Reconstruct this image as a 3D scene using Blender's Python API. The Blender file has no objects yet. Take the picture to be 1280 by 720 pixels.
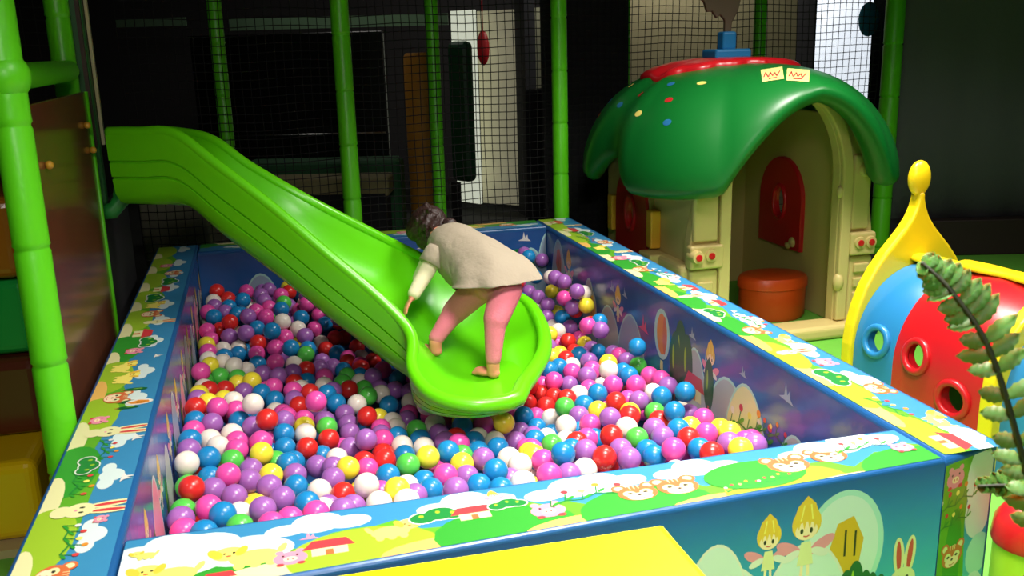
import bpy, bmesh, math, random
from math import sin, cos, pi, radians, sqrt
from mathutils import Vector, Matrix
random.seed(7)
SC = bpy.context.scene
COL = SC.collection
V = Vector

# ------------------------------------------------------------ camera, world, lights, exposure
YAW, PITCH, ROLL, FPX = .2567, -.2495, -.0268, 1189.1
CAM = V((.3477, -1.9963, 1.55))
_f = V((sin(YAW)*cos(PITCH), cos(YAW)*cos(PITCH), sin(PITCH)))
_r0 = V((cos(YAW), -sin(YAW), 0)); _u0 = _r0.cross(_f)
_r = _r0*cos(ROLL) + _u0*sin(ROLL); _u = _u0*cos(ROLL) - _r0*sin(ROLL)
cd = bpy.data.cameras.new('camera'); cam = bpy.data.objects.new('camera', cd); COL.objects.link(cam)
cd.sensor_width = 36; cd.lens = FPX/1280*36; cd.clip_start = .05; cd.clip_end = 60
cd.dof.use_dof = True; cd.dof.focus_distance = 3.7; cd.dof.aperture_fstop = 8
cam.matrix_world = Matrix(((_r.x, _u.x, -_f.x, CAM.x), (_r.y, _u.y, -_f.y, CAM.y), (_r.z, _u.z, -_f.z, CAM.z), (0, 0, 0, 1)))
SC.camera = cam
SC.view_settings.view_transform = 'Standard'; SC.view_settings.look = 'None'
SC.view_settings.gamma = 1; SC.view_settings.use_curve_mapping = False
SC.view_settings.exposure = 0.12
w = bpy.data.worlds.new('world'); SC.world = w; w.use_nodes = True
w.node_tree.nodes['Background'].inputs[0].default_value = (.55, .6, .7, 1)
w.node_tree.nodes['Background'].inputs[1].default_value = .02

def area(name, loc, target, sx, sy, power, spread=150, col=(1, .95, .88)):
    l = bpy.data.lights.new(name, 'AREA'); l.spread = radians(spread); l.shape = 'RECTANGLE'; l.size = sx; l.size_y = sy; l.energy = power; l.color = col
    o = bpy.data.objects.new(name, l); COL.objects.link(o); o.location = loc
    o.rotation_euler = (V(target)-V(loc)).to_track_quat('-Z', 'Y').to_euler()
    return o
LAMPS = [('ceiling_lamp', (1.35, -.45, 3.05), (1.25, -.25, 0), .8, .8, 82, 106),
         ('ceiling_lamp', (2.4, 1.3, 3.05), (2.35, 1.35, 0), .7, .7, 50, 108),
         ('ceiling_lamp', (.3, -2.9, 3.05), (.3, -.3, .5), .9, .9, 48, 118),  # unseen lamp added behind the camera for more frontal light
         ('ceiling_lamp', (3.7, .9, 3.05), (3.6, 1.2, 0), .7, .7, 30, 120),
         ('ceiling_lamp', (3.9, 5.7, 3.05), (4.2, 7.6, 1.5), .5, .5, 60, 150),  # unseen lamp added to brighten the olive partition
         ('ceiling_lamp', (1.0, 6.2, 3.05), (1.2, 6.6, 0), .5, .5, 5, 150)]
for a in LAMPS: area(*a)

def at(px, py, t):
    'the point seen at a pixel of the 1280x720 frame, t metres ahead of the lens'
    return CAM + (_f + _r*((px-640)/FPX) - _u*((py-360)/FPX))*t

# ------------------------------------------------------------ materials
def lin(c):
    if isinstance(c, str): c = tuple(int(c[i:i+2], 16) for i in (0, 2, 4))
    return tuple(((v/255)/12.92 if v/255 <= .04045 else ((v/255+.055)/1.055)**2.4) for v in c)
MATS = {}
def mat(name, col, rough=.5, metal=0, bump=0, bscale=40, vary=0, vscale=6, emit=0, spec=.5, coat=0, sss=0):
    if name in MATS: return MATS[name]
    m = bpy.data.materials.new(name); m.use_nodes = True; nt = m.node_tree; b = nt.nodes['Principled BSDF']
    c = lin(col)
    b.inputs['Base Color'].default_value = (*c, 1); b.inputs['Roughness'].default_value = rough
    b.inputs['Metallic'].default_value = metal; b.inputs['Specular IOR Level'].default_value = spec
    b.inputs['Coat Weight'].default_value = coat; b.inputs['Coat Roughness'].default_value = .15
    if sss:
        b.inputs['Subsurface Weight'].default_value = sss; b.inputs['Subsurface Scale'].default_value = .01
    if emit:
        b.inputs['Emission Color'].default_value = (*c, 1); b.inputs['Emission Strength'].default_value = emit
    tc = nt.nodes.new('ShaderNodeTexCoord')
    if vary:
        n = nt.nodes.new('ShaderNodeTexNoise'); n.inputs['Scale'].default_value = vscale; n.inputs['Detail'].default_value = 4
        nt.links.new(tc.outputs['Object'], n.inputs['Vector'])
        mx = nt.nodes.new('ShaderNodeMix'); mx.data_type = 'RGBA'
        mx.inputs['A'].default_value = (*[v*(1-vary) for v in c], 1); mx.inputs['B'].default_value = (*[min(1, v*(1+vary)) for v in c], 1)
        nt.links.new(n.outputs['Fac'], mx.inputs['Factor']); nt.links.new(mx.outputs['Result'], b.inputs['Base Color'])
    if bump:
        n = nt.nodes.new('ShaderNodeTexNoise'); n.inputs['Scale'].default_value = bscale
        nt.links.new(tc.outputs['Object'], n.inputs['Vector'])
        bp = nt.nodes.new('ShaderNodeBump'); bp.inputs['Strength'].default_value = bump; bp.inputs['Distance'].default_value = .01
        nt.links.new(n.outputs['Fac'], bp.inputs['Height']); nt.links.new(bp.outputs['Normal'], b.inputs['Normal'])
    MATS[name] = m; return m
def gradz(name, stops, z0, z1, rough=.4, axis=2):
    'a printed colour band that runs along one axis of the print'
    m = mat(name, (128, 128, 128), rough, bump=.25, bscale=9); nt = m.node_tree; b = nt.nodes['Principled BSDF']
    g = nt.nodes.new('ShaderNodeNewGeometry'); s = nt.nodes.new('ShaderNodeSeparateXYZ'); r = nt.nodes.new('ShaderNodeMapRange')
    r.inputs['From Min'].default_value = z0; r.inputs['From Max'].default_value = z1
    cr = nt.nodes.new('ShaderNodeValToRGB')
    el = cr.color_ramp.elements
    while len(el) < len(stops): el.new(.5)
    for e, (p, c) in zip(el, stops): e.position = p; e.color = (*lin(c), 1)
    nt.links.new(g.outputs['Position'], s.inputs[0]); nt.links.new(s.outputs[axis], r.inputs['Value'])
    nt.links.new(r.outputs[0], cr.inputs[0]); nt.links.new(cr.outputs[0], b.inputs['Base Color'])
    return m

# ------------------------------------------------------------ object helpers
def tag(o, label=None, cat=None, group=None, kind=None):
    if label: o['label'] = label
    if cat: o['category'] = cat
    if group: o['group'] = group
    if kind: o['kind'] = kind
    return o
def empty(name, loc, label=None, cat=None, group=None, rz=0):
    o = bpy.data.objects.new(name, None); COL.objects.link(o); o.location = loc; o.rotation_euler = (0, 0, rz)
    o.empty_display_size = .1
    return tag(o, label, cat, group)
def adopt(o, parent):
    o.parent = parent
    if parent.type == 'EMPTY': o.matrix_parent_inverse = parent.matrix_basis.inverted()
    return o
class MB:
    def __init__(s): s.v = []; s.f = []; s.m = []
    def add(s, vs, fs, mi=0):
        n = len(s.v); s.v += [tuple(p) for p in vs]; s.f += [tuple(i+n for i in f) for f in fs]; s.m += [mi]*len(fs)
    def box(s, lo, hi, mi=0, rot=None, piv=None):
        x0, y0, z0 = lo; x1, y1, z1 = hi
        vs = [V((x, y, z)) for z in (z0, z1) for y in (y0, y1) for x in (x0, x1)]
        if rot:
            c = V(piv) if piv else (V(lo)+V(hi))/2; vs = [rot @ (p-c) + c for p in vs]
        s.add(vs, [(0, 2, 3, 1), (4, 5, 7, 6), (0, 1, 5, 4), (2, 6, 7, 3), (0, 4, 6, 2), (1, 3, 7, 5)], mi)
    def prism(s, pts, z0, z1, mi=0):
        'xy outline (counterclockwise) between two heights'
        n = len(pts)
        s.add([(x, y, z0) for x, y in pts]+[(x, y, z1) for x, y in pts],
              [tuple(range(n-1, -1, -1)), tuple(range(n, 2*n))]+[(i, (i+1) % n, (i+1) % n+n, i+n) for i in range(n)], mi)
    def tube(s, pts, r, n=12, mi=0, caps=True, closed=False, squash=1):
        pts = [V(p) for p in pts]; R = r if isinstance(r, (list, tuple)) else [r]*len(pts)
        rings = []; up = None; N = len(pts)
        for i, p in enumerate(pts):
            if closed: t = (pts[(i+1) % N]-pts[i-1])
            else: t = (pts[min(i+1, N-1)]-pts[max(i-1, 0)])
            t.normalize()
            if up is None:
                up = V((0, 0, 1)) if abs(t.z) < .9 else V((0, 1, 0))
            a = t.cross(up).normalized(); b = a.cross(t).normalized(); up = b
            rings.append([p+(a*cos(2*pi*k/n)+b*sin(2*pi*k/n)*squash)*R[i] for k in range(n)])
        base = len(s.v); vs = [q for ring in rings for q in ring]; fs = []
        for i in range(N if closed else N-1):
            j = (i+1) % N
            for k in range(n):
                fs.append((i*n+k, i*n+(k+1) % n, j*n+(k+1) % n, j*n+k))
        if caps and not closed:
            fs.append(tuple(range(n-1, -1, -1))); fs.append(tuple((N-1)*n+k for k in range(n)))
        s.add(vs, fs, mi)
    def lathe(s, prof, c=(0, 0, 0), n=32, mi=0, axis=None, ell=1):
        'prof: list of (radius, height)'
        c = V(c); M = axis or Matrix.Identity(3)
        vs = [c + M @ V((r*cos(2*pi*k/n), r*ell*sin(2*pi*k/n), z)) for r, z in prof for k in range(n)]
        fs = [(i*n+k, i*n+(k+1) % n, (i+1)*n+(k+1) % n, (i+1)*n+k) for i in range(len(prof)-1) for k in range(n)]
        fs += [tuple(range(n-1, -1, -1)), tuple((len(prof)-1)*n+k for k in range(n))]
        s.add(vs, fs, mi)
    def ball(s, c, r, n=24, m=14, mi=0, M=None):
        c = V(c); rx, ry, rz = (r, r, r) if not isinstance(r, (tuple, list)) else r; M = M or Matrix.Identity(3)
        vs = [c+M @ V((0, 0, rz))]
        for i in range(1, m):
            a = pi*i/m
            vs += [c+M @ V((rx*sin(a)*cos(2*pi*k/n), ry*sin(a)*sin(2*pi*k/n), rz*cos(a))) for k in range(n)]
        vs.append(c+M @ V((0, 0, -rz)))
        fs = [(0, 1+k, 1+(k+1) % n) for k in range(n)]
        for i in range(m-2):
            o = 1+i*n; fs += [(o+k, o+n+k, o+n+(k+1) % n, o+(k+1) % n) for k in range(n)]
        o = 1+(m-2)*n; L = len(vs)-1
        fs += [(o+k, L, o+(k+1) % n) for k in range(n)]
        s.add(vs, fs, mi)
    def grid(s, rows, mi=0, closed=False):
        n = len(rows[0]); vs = [p for r in rows for p in r]
        fs = [(i*n+k, i*n+(k+1) % n, (i+1)*n+(k+1) % n, (i+1)*n+k) for i in range(len(rows)-1) for k in range(n if closed else n-1)]
        s.add(vs, fs, mi)
    def mesh(s, name, mats, smooth=True):
        me = bpy.data.meshes.new(name); me.from_pydata([tuple(p) for p in s.v], [], s.f)
        for m in (mats if isinstance(mats, (list, tuple)) else [mats]): me.materials.append(m)
        me.polygons.foreach_set('material_index', s.m); me.polygons.foreach_set('use_smooth', [smooth]*len(s.f))
        me.update(); return me
    def build(s, name, mats, parent=None, smooth=True, bevel=0, seg=2, sub=0, auto=None, fix=True):
        me = s.mesh(name, mats, smooth)
        if fix:
            bm = bmesh.new(); bm.from_mesh(me); bmesh.ops.recalc_face_normals(bm, faces=bm.faces); bm.to_mesh(me); bm.free()
        if auto is not None and smooth:
            me.set_sharp_from_angle(angle=radians(auto))
        o = bpy.data.objects.new(name, me); COL.objects.link(o)
        if parent: adopt(o, parent)
        if bevel:
            b = o.modifiers.new('bevel', 'BEVEL'); b.width = bevel; b.segments = seg; b.limit_method = 'ANGLE'; b.angle_limit = radians(35)
            b.harden_normals = False
        if sub:
            d = o.modifiers.new('sub', 'SUBSURF'); d.levels = d.render_levels = sub
        return o
def plate(mb, outline, holes, thick, F, mi=0):
    'a flat plate with holes: 2-D outline mapped by F(u, v, depth)'
    bm = bmesh.new(); es = []
    for loop in [outline]+holes:
        vs = [bm.verts.new((u, v, 0)) for u, v in loop]
        for i in range(len(vs)): es.append(bm.edges.new((vs[i], vs[(i+1) % len(vs)])))
    bmesh.ops.triangle_fill(bm, use_beauty=True, use_dissolve=False, edges=es)
    bm.verts.index_update()
    flat = [(v.co.x, v.co.y) for v in bm.verts]; fs = [tuple(v.index for v in f.verts) for f in bm.faces]
    n = len(flat); k = len(mb.v)
    vs = [F(u, v, 0) for u, v in flat]+[F(u, v, thick) for u, v in flat]
    ff = [f for f in fs]+[tuple(i+n for i in reversed(f)) for f in fs]
    o = 0
    for loop in [outline]+holes:
        L = len(loop)
        for i in range(L): ff.append((o+i, o+(i+1) % L, o+(i+1) % L+n, o+i+n))
        o += L
    bm.free(); mb.add(vs, ff, mi)
def ell(cx, cy, a, b, n=32, rot=0, a0=0, a1=2*pi):
    full = abs(a1-a0-2*pi) < 1e-6; out = []
    for k in range(n if full else n+1):
        t = a0+(a1-a0)*k/n; x, y = a*cos(t), b*sin(t)
        out.append((cx+x*cos(rot)-y*sin(rot), cy+x*sin(rot)+y*cos(rot)))
    return out
def catmull(P, n):
    P = [tuple(p) for p in P]; out = []; N = len(P)
    for k in range(n):
        t = k/(n-1)*(N-1); i = min(int(t), N-2); f = t-i
        p0, p1, p2, p3 = P[max(i-1, 0)], P[i], P[i+1], P[min(i+2, N-1)]
        out.append(tuple(.5*((2*b)+(-a+c)*f+(2*a-5*b+4*c-d)*f*f+(-a+3*b-3*c+d)*f**3) for a, b, c, d in zip(p0, p1, p2, p3)))
    return out
def apply_mods(o):
    dg = bpy.context.evaluated_depsgraph_get(); dg.update()
    me = bpy.data.meshes.new_from_object(o.evaluated_get(dg)); o.modifiers.clear(); o.data = me
def cut(o, cutters):
    for c in cutters:
        m = o.modifiers.new('b', 'BOOLEAN'); m.object = c; m.operation = 'DIFFERENCE'; m.solver = 'EXACT'
    bpy.context.view_layer.update(); apply_mods(o)
    for c in cutters: bpy.data.objects.remove(c, do_unlink=True)

# palette
GREEN_PAD = mat('green_vinyl_padding', (96, 214, 26), .38, bump=.15, bscale=25)
GREEN_SLIDE = mat('green_slide_plastic', (98, 206, 14), .27)
BLACK = mat('black_cord', (14, 14, 14), .8)
DARK = mat('dark_fabric', (30, 30, 34), .9, vary=.3)
BEIGE = mat('beige_plastic', (206, 184, 118), .45, vary=.05, vscale=3)
REDP = mat('red_plastic', (196, 24, 32), .3)
YELP = mat('yellow_plastic', (244, 212, 24), .32)
BLUP = mat('blue_plastic', (42, 126, 182), .3)
DGREEN = mat('dark_green_plastic', (12, 104, 38), .36)

# ------------------------------------------------------------ the room
def struct(name, mb, m, **k):
    o = mb.build(name, m, None, **k); o['kind'] = 'structure'; return o
m = MB(); m.box((-3, -4, -.1), (8, 9, 0)); struct('floor', m, mat('green_floor_mat', (104, 182, 60), .6, vary=.08, bump=.1), smooth=False)
m = MB(); m.box((-3, -4, 3.2), (8, 9, 3.3)); struct('ceiling', m, mat('dark_ceiling', (40, 40, 42), .9), smooth=False)
m = MB(); m.box((-3.1, -4, 0), (-3, 9, 3.2)); struct('wall_left', m, mat('dark_wall', (30, 28, 28), .9), smooth=False)
m = MB(); m.box((8, -4, 0), (8.1, 9, 3.2)); struct('wall_right', m, MATS['dark_wall'], smooth=False)
m = MB(); m.box((-3, -4.1, 0), (8, -4, 3.2)); struct('wall_front', m, MATS['dark_wall'], smooth=False)
m = MB(); m.box((-3, 9, 0), (8, 9.1, 3.2)); struct('wall_back', m, MATS['dark_wall'], smooth=False)
m = MB(); m.box((-3, 3.7, .0), (8, 9, .004)); struct('floor_2', m, mat('dark_carpet', (38, 40, 36), .9, vary=.2), smooth=False)  # dark sheet over the mat: dimness beyond the nets put into colour
# ------------------------------------------------------------ printed vinyl: flat illustrations laid on a face of a pad
INK = {}
def ink(k, c): INK[k] = mat('print_'+k, c, .38); return INK[k]
for k, c in dict(cloudwhite='ccdcd8', sky='3f9ab4', deep='1f5f95', grass='5aa026', darkgrass='2f8f2c', lime='93b82c', cream='dcd8a0', path='e3b35c',
                 tree='1d7a35', leaf='0f5a30', red='c93a3f', brown='c9663a', skin='f4d6b0', white='dad8d0', pink='e48aa0', yellow='efe06a',
                 hair='e3b83c', black='2a211c', orange='d9862c', pale='a9d6cc', greyhill='aab2b0', dimpale='93a9ba', gold='d6a526', hotpink='d84a7c').items(): ink(k, c)
IK = list(INK)
def clip(poly, conv):
    out = poly
    for i in range(len(conv)):
        a, b = conv[i], conv[(i+1) % len(conv)]
        ins = lambda p: (b[0]-a[0])*(p[1]-a[1])-(b[1]-a[1])*(p[0]-a[0]) >= -1e-9
        src, out = out, []
        for j in range(len(src)):
            p, q = src[j-1], src[j]
            ip, iq = ins(p), ins(q)
            if ip != iq:
                d1 = (b[0]-a[0])*(p[1]-a[1])-(b[1]-a[1])*(p[0]-a[0]); d2 = (b[0]-a[0])*(q[1]-a[1])-(b[1]-a[1])*(q[0]-a[0])
                t = d1/(d1-d2); out.append((p[0]+(q[0]-p[0])*t, p[1]+(q[1]-p[1])*t))
            if iq: out.append(q)
        if len(out) < 3: return []
    return out
class Print:
    'shapes in the plane of a face: O + u*U + v*W, stacked outwards like ink layers'
    def __init__(s, mb, O, U, W, frame):
        s.mb = mb; s.O = V(O); s.U = V(U).normalized(); s.W = V(W).normalized(); s.N = s.U.cross(s.W); s.fr = frame; s.k = 0
        a = sum((frame[i][0]*frame[(i+1) % len(frame)][1]-frame[(i+1) % len(frame)][0]*frame[i][1]) for i in range(len(frame)))
        if a < 0: s.fr = frame[::-1]
        s.T = (0, 0, 1, 0)
    def put(s, x, y, sc=1, rot=0, flip=1): s.T = (x, y, sc, rot); s.fl = flip; return s
    fl = 1
    def poly(s, pts, k):
        x0, y0, sc, rot = s.T; c, n = cos(rot), sin(rot)
        q = [(x0+sc*(s.fl*x*c-y*n), y0+sc*(s.fl*x*n+y*c)) for x, y in pts]
        q = clip(q, s.fr)
        if len(q) < 3: return
        s.k += 1; e = .00025+s.k*.000006
        s.mb.add([s.O+s.U*x+s.W*y+s.N*e for x, y in q], [tuple(range(len(q)))], 1+IK.index(k))
    def el(s, x, y, a, b, k, rot=0, n=18): s.poly(ell(x, y, a, b, n, rot), k)
    def line(s, pts, w, k):
        for (x0, y0), (x1, y1) in zip(pts, pts[1:]):
            d = sqrt((x1-x0)**2+(y1-y0)**2) or 1; nx, ny = -(y1-y0)/d*w/2, (x1-x0)/d*w/2
            s.poly([(x0+nx, y0+ny), (x0-nx, y0-ny), (x1-nx, y1-ny), (x1+nx, y1+ny)], k)
    # ---- figures, all about one unit tall, standing on (0,0)
    def cloud(s, k='cloudwhite'):
        for x, y, a, b in ((-.75, .2, .5, .28), (0, .38, .62, .5), (.75, .22, .55, .32)): s.el(x, y, a, b, k, n=24)
    def hill(s, k='pale', a=.5, edge='white'):
        s.el(0, 0, a*1.05, 1.03, edge, n=36); s.el(0, 0, a, 1, k, n=36)
    def cypress(s):
        s.el(0, .5, .2, .52, 'leaf'); s.el(-.06, .6, .035, .2, 'lime'); s.poly([(-.03, -.1), (.03, -.1), (.03, .1), (-.03, .1)], 'brown')
    def bush(s):
        for x, y, a in ((-.45, .25, .42), (.1, .4, .5), (.55, .25, .36)): s.el(x, y, a+.06, a*.8+.06, 'white'); 
        for x, y, a in ((-.45, .25, .42), (.1, .4, .5), (.55, .25, .36)): s.el(x, y, a, a*.8, 'tree'); s.el(x-.05, y+.12, .08, .1, 'lime')
    def house(s):
        s.poly([(-.5, 0), (.5, 0), (.5, .45), (-.5, .45)], 'cream'); s.poly([(-.75, .4), (.72, .4), (.5, .85), (-.45, .85)], 'red'); s.poly([(-.12, 0), (.1, 0), (.1, .3), (-.12, .3)], 'brown')
    def bear(s):
        for x in (-.42, .42): s.el(x, .78, .22, .2, 'brown'); s.el(x, .78, .13, .12, 'cream')
        s.el(0, .42, .56, .42, 'brown')
        for x in (-.12, 0, .12): s.poly([(x-.02, .84), (x+.02, .84), (x+.01, .66), (x-.01, .66)], 'cream')
        s.el(-.24, .42, .18, .16, 'cream'); s.el(.24, .42, .18, .16, 'cream'); s.el(0, .22, .36, .2, 'skin')
        for x in (-.22, .22): s.el(x, .43, .07, .05, 'black')
        s.el(0, .3, .06, .045, 'black'); s.line([(-.14, .14), (0, .1), (.14, .14)], .03, 'red')
    def dog(s):
        s.el(.1, .35, .5, .3, 'yellow'); 
        for x in (-.2, .1, .4): s.el(x, .1, .11, .15, 'yellow')
        s.el(-.4, .62, .33, .27, 'yellow'); s.el(-.66, .66, .12, .22, 'hair', .5); s.el(-.15, .68, .1, .2, 'hair', -.4); s.el(.62, .55, .08, .2, 'yellow', -.4)
        s.el(-.48, .64, .03, .04, 'black'); s.el(-.3, .64, .03, .04, 'black'); s.el(-.4, .53, .06, .035, 'brown')
    def rabbit(s):
        for x in (-.13, .13): s.el(x, .95, .13, .42, 'cream', -x*.6); s.el(x, .95, .06, .34, 'red', -x*.6)
        s.el(0, .42, .3, .28, 'cream'); s.el(0, .1, .24, .2, 'cream')
        for x in (-.1, .1): s.el(x, .46, .035, .05, 'black')
        s.el(0, .36, .04, .03, 'pink')
    def pig(s):
        s.el(0, .35, .5, .38, 'pink'); s.el(-.3, .72, .13, .12, 'pink'); s.el(.3, .72, .13, .12, 'pink'); s.el(0, .3, .2, .13, 'skin')
        for x in (-.07, .07): s.el(x, .3, .03, .045, 'red')
        for x in (-.2, .2): s.el(x, .5, .04, .05, 'black')
        for x in (-.3, .3): s.el(x, .02, .12, .08, 'red')
    def fairy(s):
        for x in (-1, 1): s.el(x*.28, .42, .24, .1, 'pink', x*.5); s.el(x*.24, .3, .16, .07, 'white', -x*.4)
        s.poly([(-.08, .5), (.08, .5), (.14, .12), (-.14, .12)], 'cream'); s.line([(-.05, .12), (-.06, -.06)], .05, 'skin'); s.line([(.05, .12), (.06, -.06)], .05, 'skin')
        s.el(0, .8, .25, .27, 'hair'); s.poly([(-.25, .8), (-.16, 1.08), (0, 1.24), (.14, 1.1), (.25, .8)], 'hair'); s.el(0, .68, .19, .15, 'skin')
        for x in (-.13, -.04, .05, .14): s.poly([(x-.05, .9), (x+.05, .9), (x, .7)], 'hair')
        s.line([(-.05, 1.1), (-.1, .85)], .025, 'yellow'); s.line([(.06, 1.1), (.1, .85)], .025, 'yellow')
        for x in (-.08, .08): s.el(x, .68, .028, .045, 'black')
        s.line([(-.05, .6), (0, .585), (.05, .6)], .02, 'red')
    def vine(s):
        pts = [(-.9, .1), (-.5, .3), (-.1, .25), (.3, .45), (.8, .3)]; s.line(pts, .05, 'tree')
        for i, (x, y) in enumerate(pts): s.line([(x, y), (x+.1, y+.35)], .035, 'tree'); s.el(x+.15, y+.1, .13, .05, 'darkgrass', .6); s.el(x+.1, y+.4, .09, .09, ('white', 'red', 'yellow', 'orange', 'red')[i])
    def bird(s, k='white'): s.poly([(-.5, .1), (-.1, .25), (0, .8), (.12, .3), (.3, .55), (.35, .2), (.6, .0), (0, .05)], k)
    def egg(s, k='orange', o='white'):
        s.el(0, .5, .36, .55, o, n=28); s.poly([(-.24, .45), (-.12, .85), (.1, .92), (.26, .6), (.2, .2), (0, -.02), (-.08, .25)], k)
        s.line([(0, .75), (0, .4)], .03, 'black'); s.line([(.14, .72), (.14, .38)], .03, 'black')
    def balloon(s): s.el(0, .6, .3, .42, 'pale', n=24); s.el(0, .6, .2, .34, 'orange'); s.el(.1, .6, .07, .32, 'brown'); s.poly([(-.06, 0), (.06, 0), (.05, .16), (-.05, .16)], 'cream')

def landscape(p, L, w, phase=0, seed=1):
    'the repeating meadow scene of the rim: sky on the far side, green in front'
    rg = random.Random(seed); p.put(0, 0)
    p.poly([(0, 0), (L, 0), (L, w*.45)]+[(L*(1-i/40), w*(.5+.1*sin(i*.9+phase)+.06*sin(i*2.3))) for i in range(41)], 'grass')
    x = .05
    while x < L:                                             # darker hills, yellow-green meadows, cream paths
        p.put(0, 0)
        p.el(x+.1, w*.22, .16, w*.34, 'darkgrass' if rg.random() < .45 else 'lime'); p.el(x+.27, w*.1, .14, w*.16, 'cream' if rg.random() < .6 else 'path')
        x += .3+rg.random()*.1
    x = .1
    while x < L:
        p.put(x, w*.62, w*.30).cloud(); x += .24+rg.random()*.12
def figures(p, w, items):
    for kind, x, y, s in items:
        q = p.put(x, w*y, w*s)
        getattr(q, kind)()

# ------------------------------------------------------------ ball pit
pit = empty('ball_pit', (.95, 1.5, 0), 'blue padded ball pit box printed with meadow animals, clouds and hills', 'ball pit')
VIN = mat('blue_vinyl', (28, 84, 140), .36, bump=.2, bscale=8)
IN_SKY = gradz('print_sky_inside', [(0, '4a86a8'), (.35, '2c5f9e'), (1, '27508c')], .1, .55, .2)
OUT_SKY = gradz('print_sky_outside', [(0, '6cd0cc'), (.5, '38a2be'), (.85, '2670ae'), (1, '204c98')], .0, .55)
RIM_SKY = mat('print_sky_rim', (54, 128, 172), .36, bump=.2, bscale=8)
PM = [VIN]+[INK[k] for k in IK]+[IN_SKY, OUT_SKY, RIM_SKY]
NI, NO, NR = len(IK)+1, len(IK)+2, len(IK)+3
Z1 = .55
def wallpad(pts, holes=()):
    b = MB(); b.prism(pts, 0, Z1); return b
def finish(b, name, label=None):
    # base prism gets a soft edge; ink stays flat on it
    o = b.build(name, PM, pit, smooth=False, bevel=0, fix=False)
    if label: o['label'] = label
    return o
def soft_prism(b, pts, z1, r=.012, n=4):
    'prism whose top edge is rounded'
    cx = sum(p[0] for p in pts)/len(pts); N = len(pts)
    rows = [[(x, y, 0) for x, y in pts]]
    def inset(d):
        out = []
        for i in range(N):
            p0, p1, p2 = V(pts[i-1]), V(pts[i]), V(pts[(i+1) % N])
            a = (p1-p0).normalized(); c = (p2-p1).normalized(); na = V((-a.y, a.x)); nc = V((-c.y, c.x))
            bis = (na+nc); bis = bis/(bis.length_squared/2) if bis.length_squared > .01 else na
            out.append(p1+bis*d)
        return out
    for k in range(n+1):
        a = k/n*pi/2; q = inset(r*(1-cos(a))); rows.append([(v.x, v.y, z1-r+r*sin(a)) for v in q])
    b.grid(rows, 0, closed=True); last = rows[-1]; b.add(last, [tuple(range(N))], 0)
    b.add(rows[0], [tuple(range(N-1, -1, -1))], 0)
def face_bg(b, O, U, W, fr, mi, e=.0002):
    O, U, W = V(O), V(U).normalized(), V(W).normalized(); N = U.cross(W)
    b.add([O+U*x+W*y+N*e for x, y in fr], [tuple(range(len(fr)))], mi)

# front wall
b = MB(); FP = [(.0, -.275), (1.897, -.2), (1.897, .0), (.0, .0)]; soft_prism(b, FP, Z1)
fr = [(.006, .012), (1.89, .082), (1.89, .262), (.006, .262)]
face_bg(b, (0, -.275, Z1), (1, 0, 0), (0, 1, 0), fr, NR)
p = Print(b, (0, -.275, Z1), (1, 0, 0), (0, 1, 0), fr); W_ = .27
landscape(p, 1.9, .30, .4, 3)
q = p
q.put(.13, .10, .17).cloud(); q.put(.17, .14, .12).cloud()
for x, y, s in ((.1, .055, .10), (.26, .075, .105)): p.put(x, y, s).dog()
p.put(.2, .03, .05).house(); p.put(.34, .06, .07).pig(); p.put(.42, .075, .075).house(); p.put(.38, .15, .04).bird('pink')
p.put(.56, .1, .085, 0, -1).dog(); p.put(.66, .15, .07).bush(); p.put(.74, .13, .07).house(); p.put(.82, .16, .05).bush(); p.put(.8, .19, .05).fairy()
p.put(.9, .09, .08).pig(); p.put(.99, .17, .10).cloud(); p.put(1.0, .12, .1).vine(); p.put(1.12, .1, .085).bear(); p.put(1.22, .1, .09).bear()
p.put(0, 0); p.el(1.42, .14, .13, .07, 'darkgrass', n=30); p.put(1.36, .07, .05).vine(); p.put(1.45, .08, .05).vine()
p.put(1.52, .12, .095).bear(); p.put(1.64, .14, .085).bear(); p.put(1.74, .2, .10).cloud(); p.put(1.74, .17, .08).vine(); p.put(1.84, .14, .06).pig(); p.put(.05, .17, .04).dog()
# outside face of the front wall
U = V((1.897, .075, 0)).normalized(); FL = [(0, 0), (1.898, 0), (1.898, .537), (0, .537)]
face_bg(b, (0, -.275, 0), U, (0, 0, 1), FL, NO)
p = Print(b, (0, -.275, 0), U, (0, 0, 1), FL)
for x in (.12, .68):
    p.put(x, .0, .38).hill('cloudwhite', .35); p.put(x+.25, 0, .3).hill('pale', .5, 'cloudwhite')
p.put(1.28, .18, .2).hill('cloudwhite', .72); p.put(1.28, .14, .22).hill('cloudwhite', .5, 'cloudwhite'); p.put(1.28, .17, .26).hill('cloudwhite', .36)
p.put(1.28, 0, .21).hill('cloudwhite', 1.1); p.put(0, 0); p.el(1.62, .36, .115, .155, 'pale', n=36); p.el(1.62, .36, .1, .14, 'cloudwhite', n=36)
p.put(1.625, .26, .2).egg('gold', 'cloudwhite'); p.put(1.52, .12, .27).hill('cloudwhite', .48); p.put(1.52, .0, .2).hill('cloudwhite', 1.2)
p.put(1.415, .33, .13).fairy(); p.put(1.515, .32, .16).fairy()
for x, s in ((1.57, .05), (1.6, .08), (1.635, .1), (1.66, .12), (1.69, .09), (1.71, .08), (1.735, .07)): p.put(x, .2, s).cypress()
p.put(1.8, .19, .125).rabbit(); p.put(1.56, .2, .05).house(); p.put(0, 0); p.el(1.7, .1, .3, .1, 'grass', n=30); p.el(.9, .02, .5, .1, 'grass', n=30)
for x in (.3, .55, .95): p.put(x, .42, .06).bird('cloudwhite'); p.put(x+.09, .36, .1).fairy()
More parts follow.
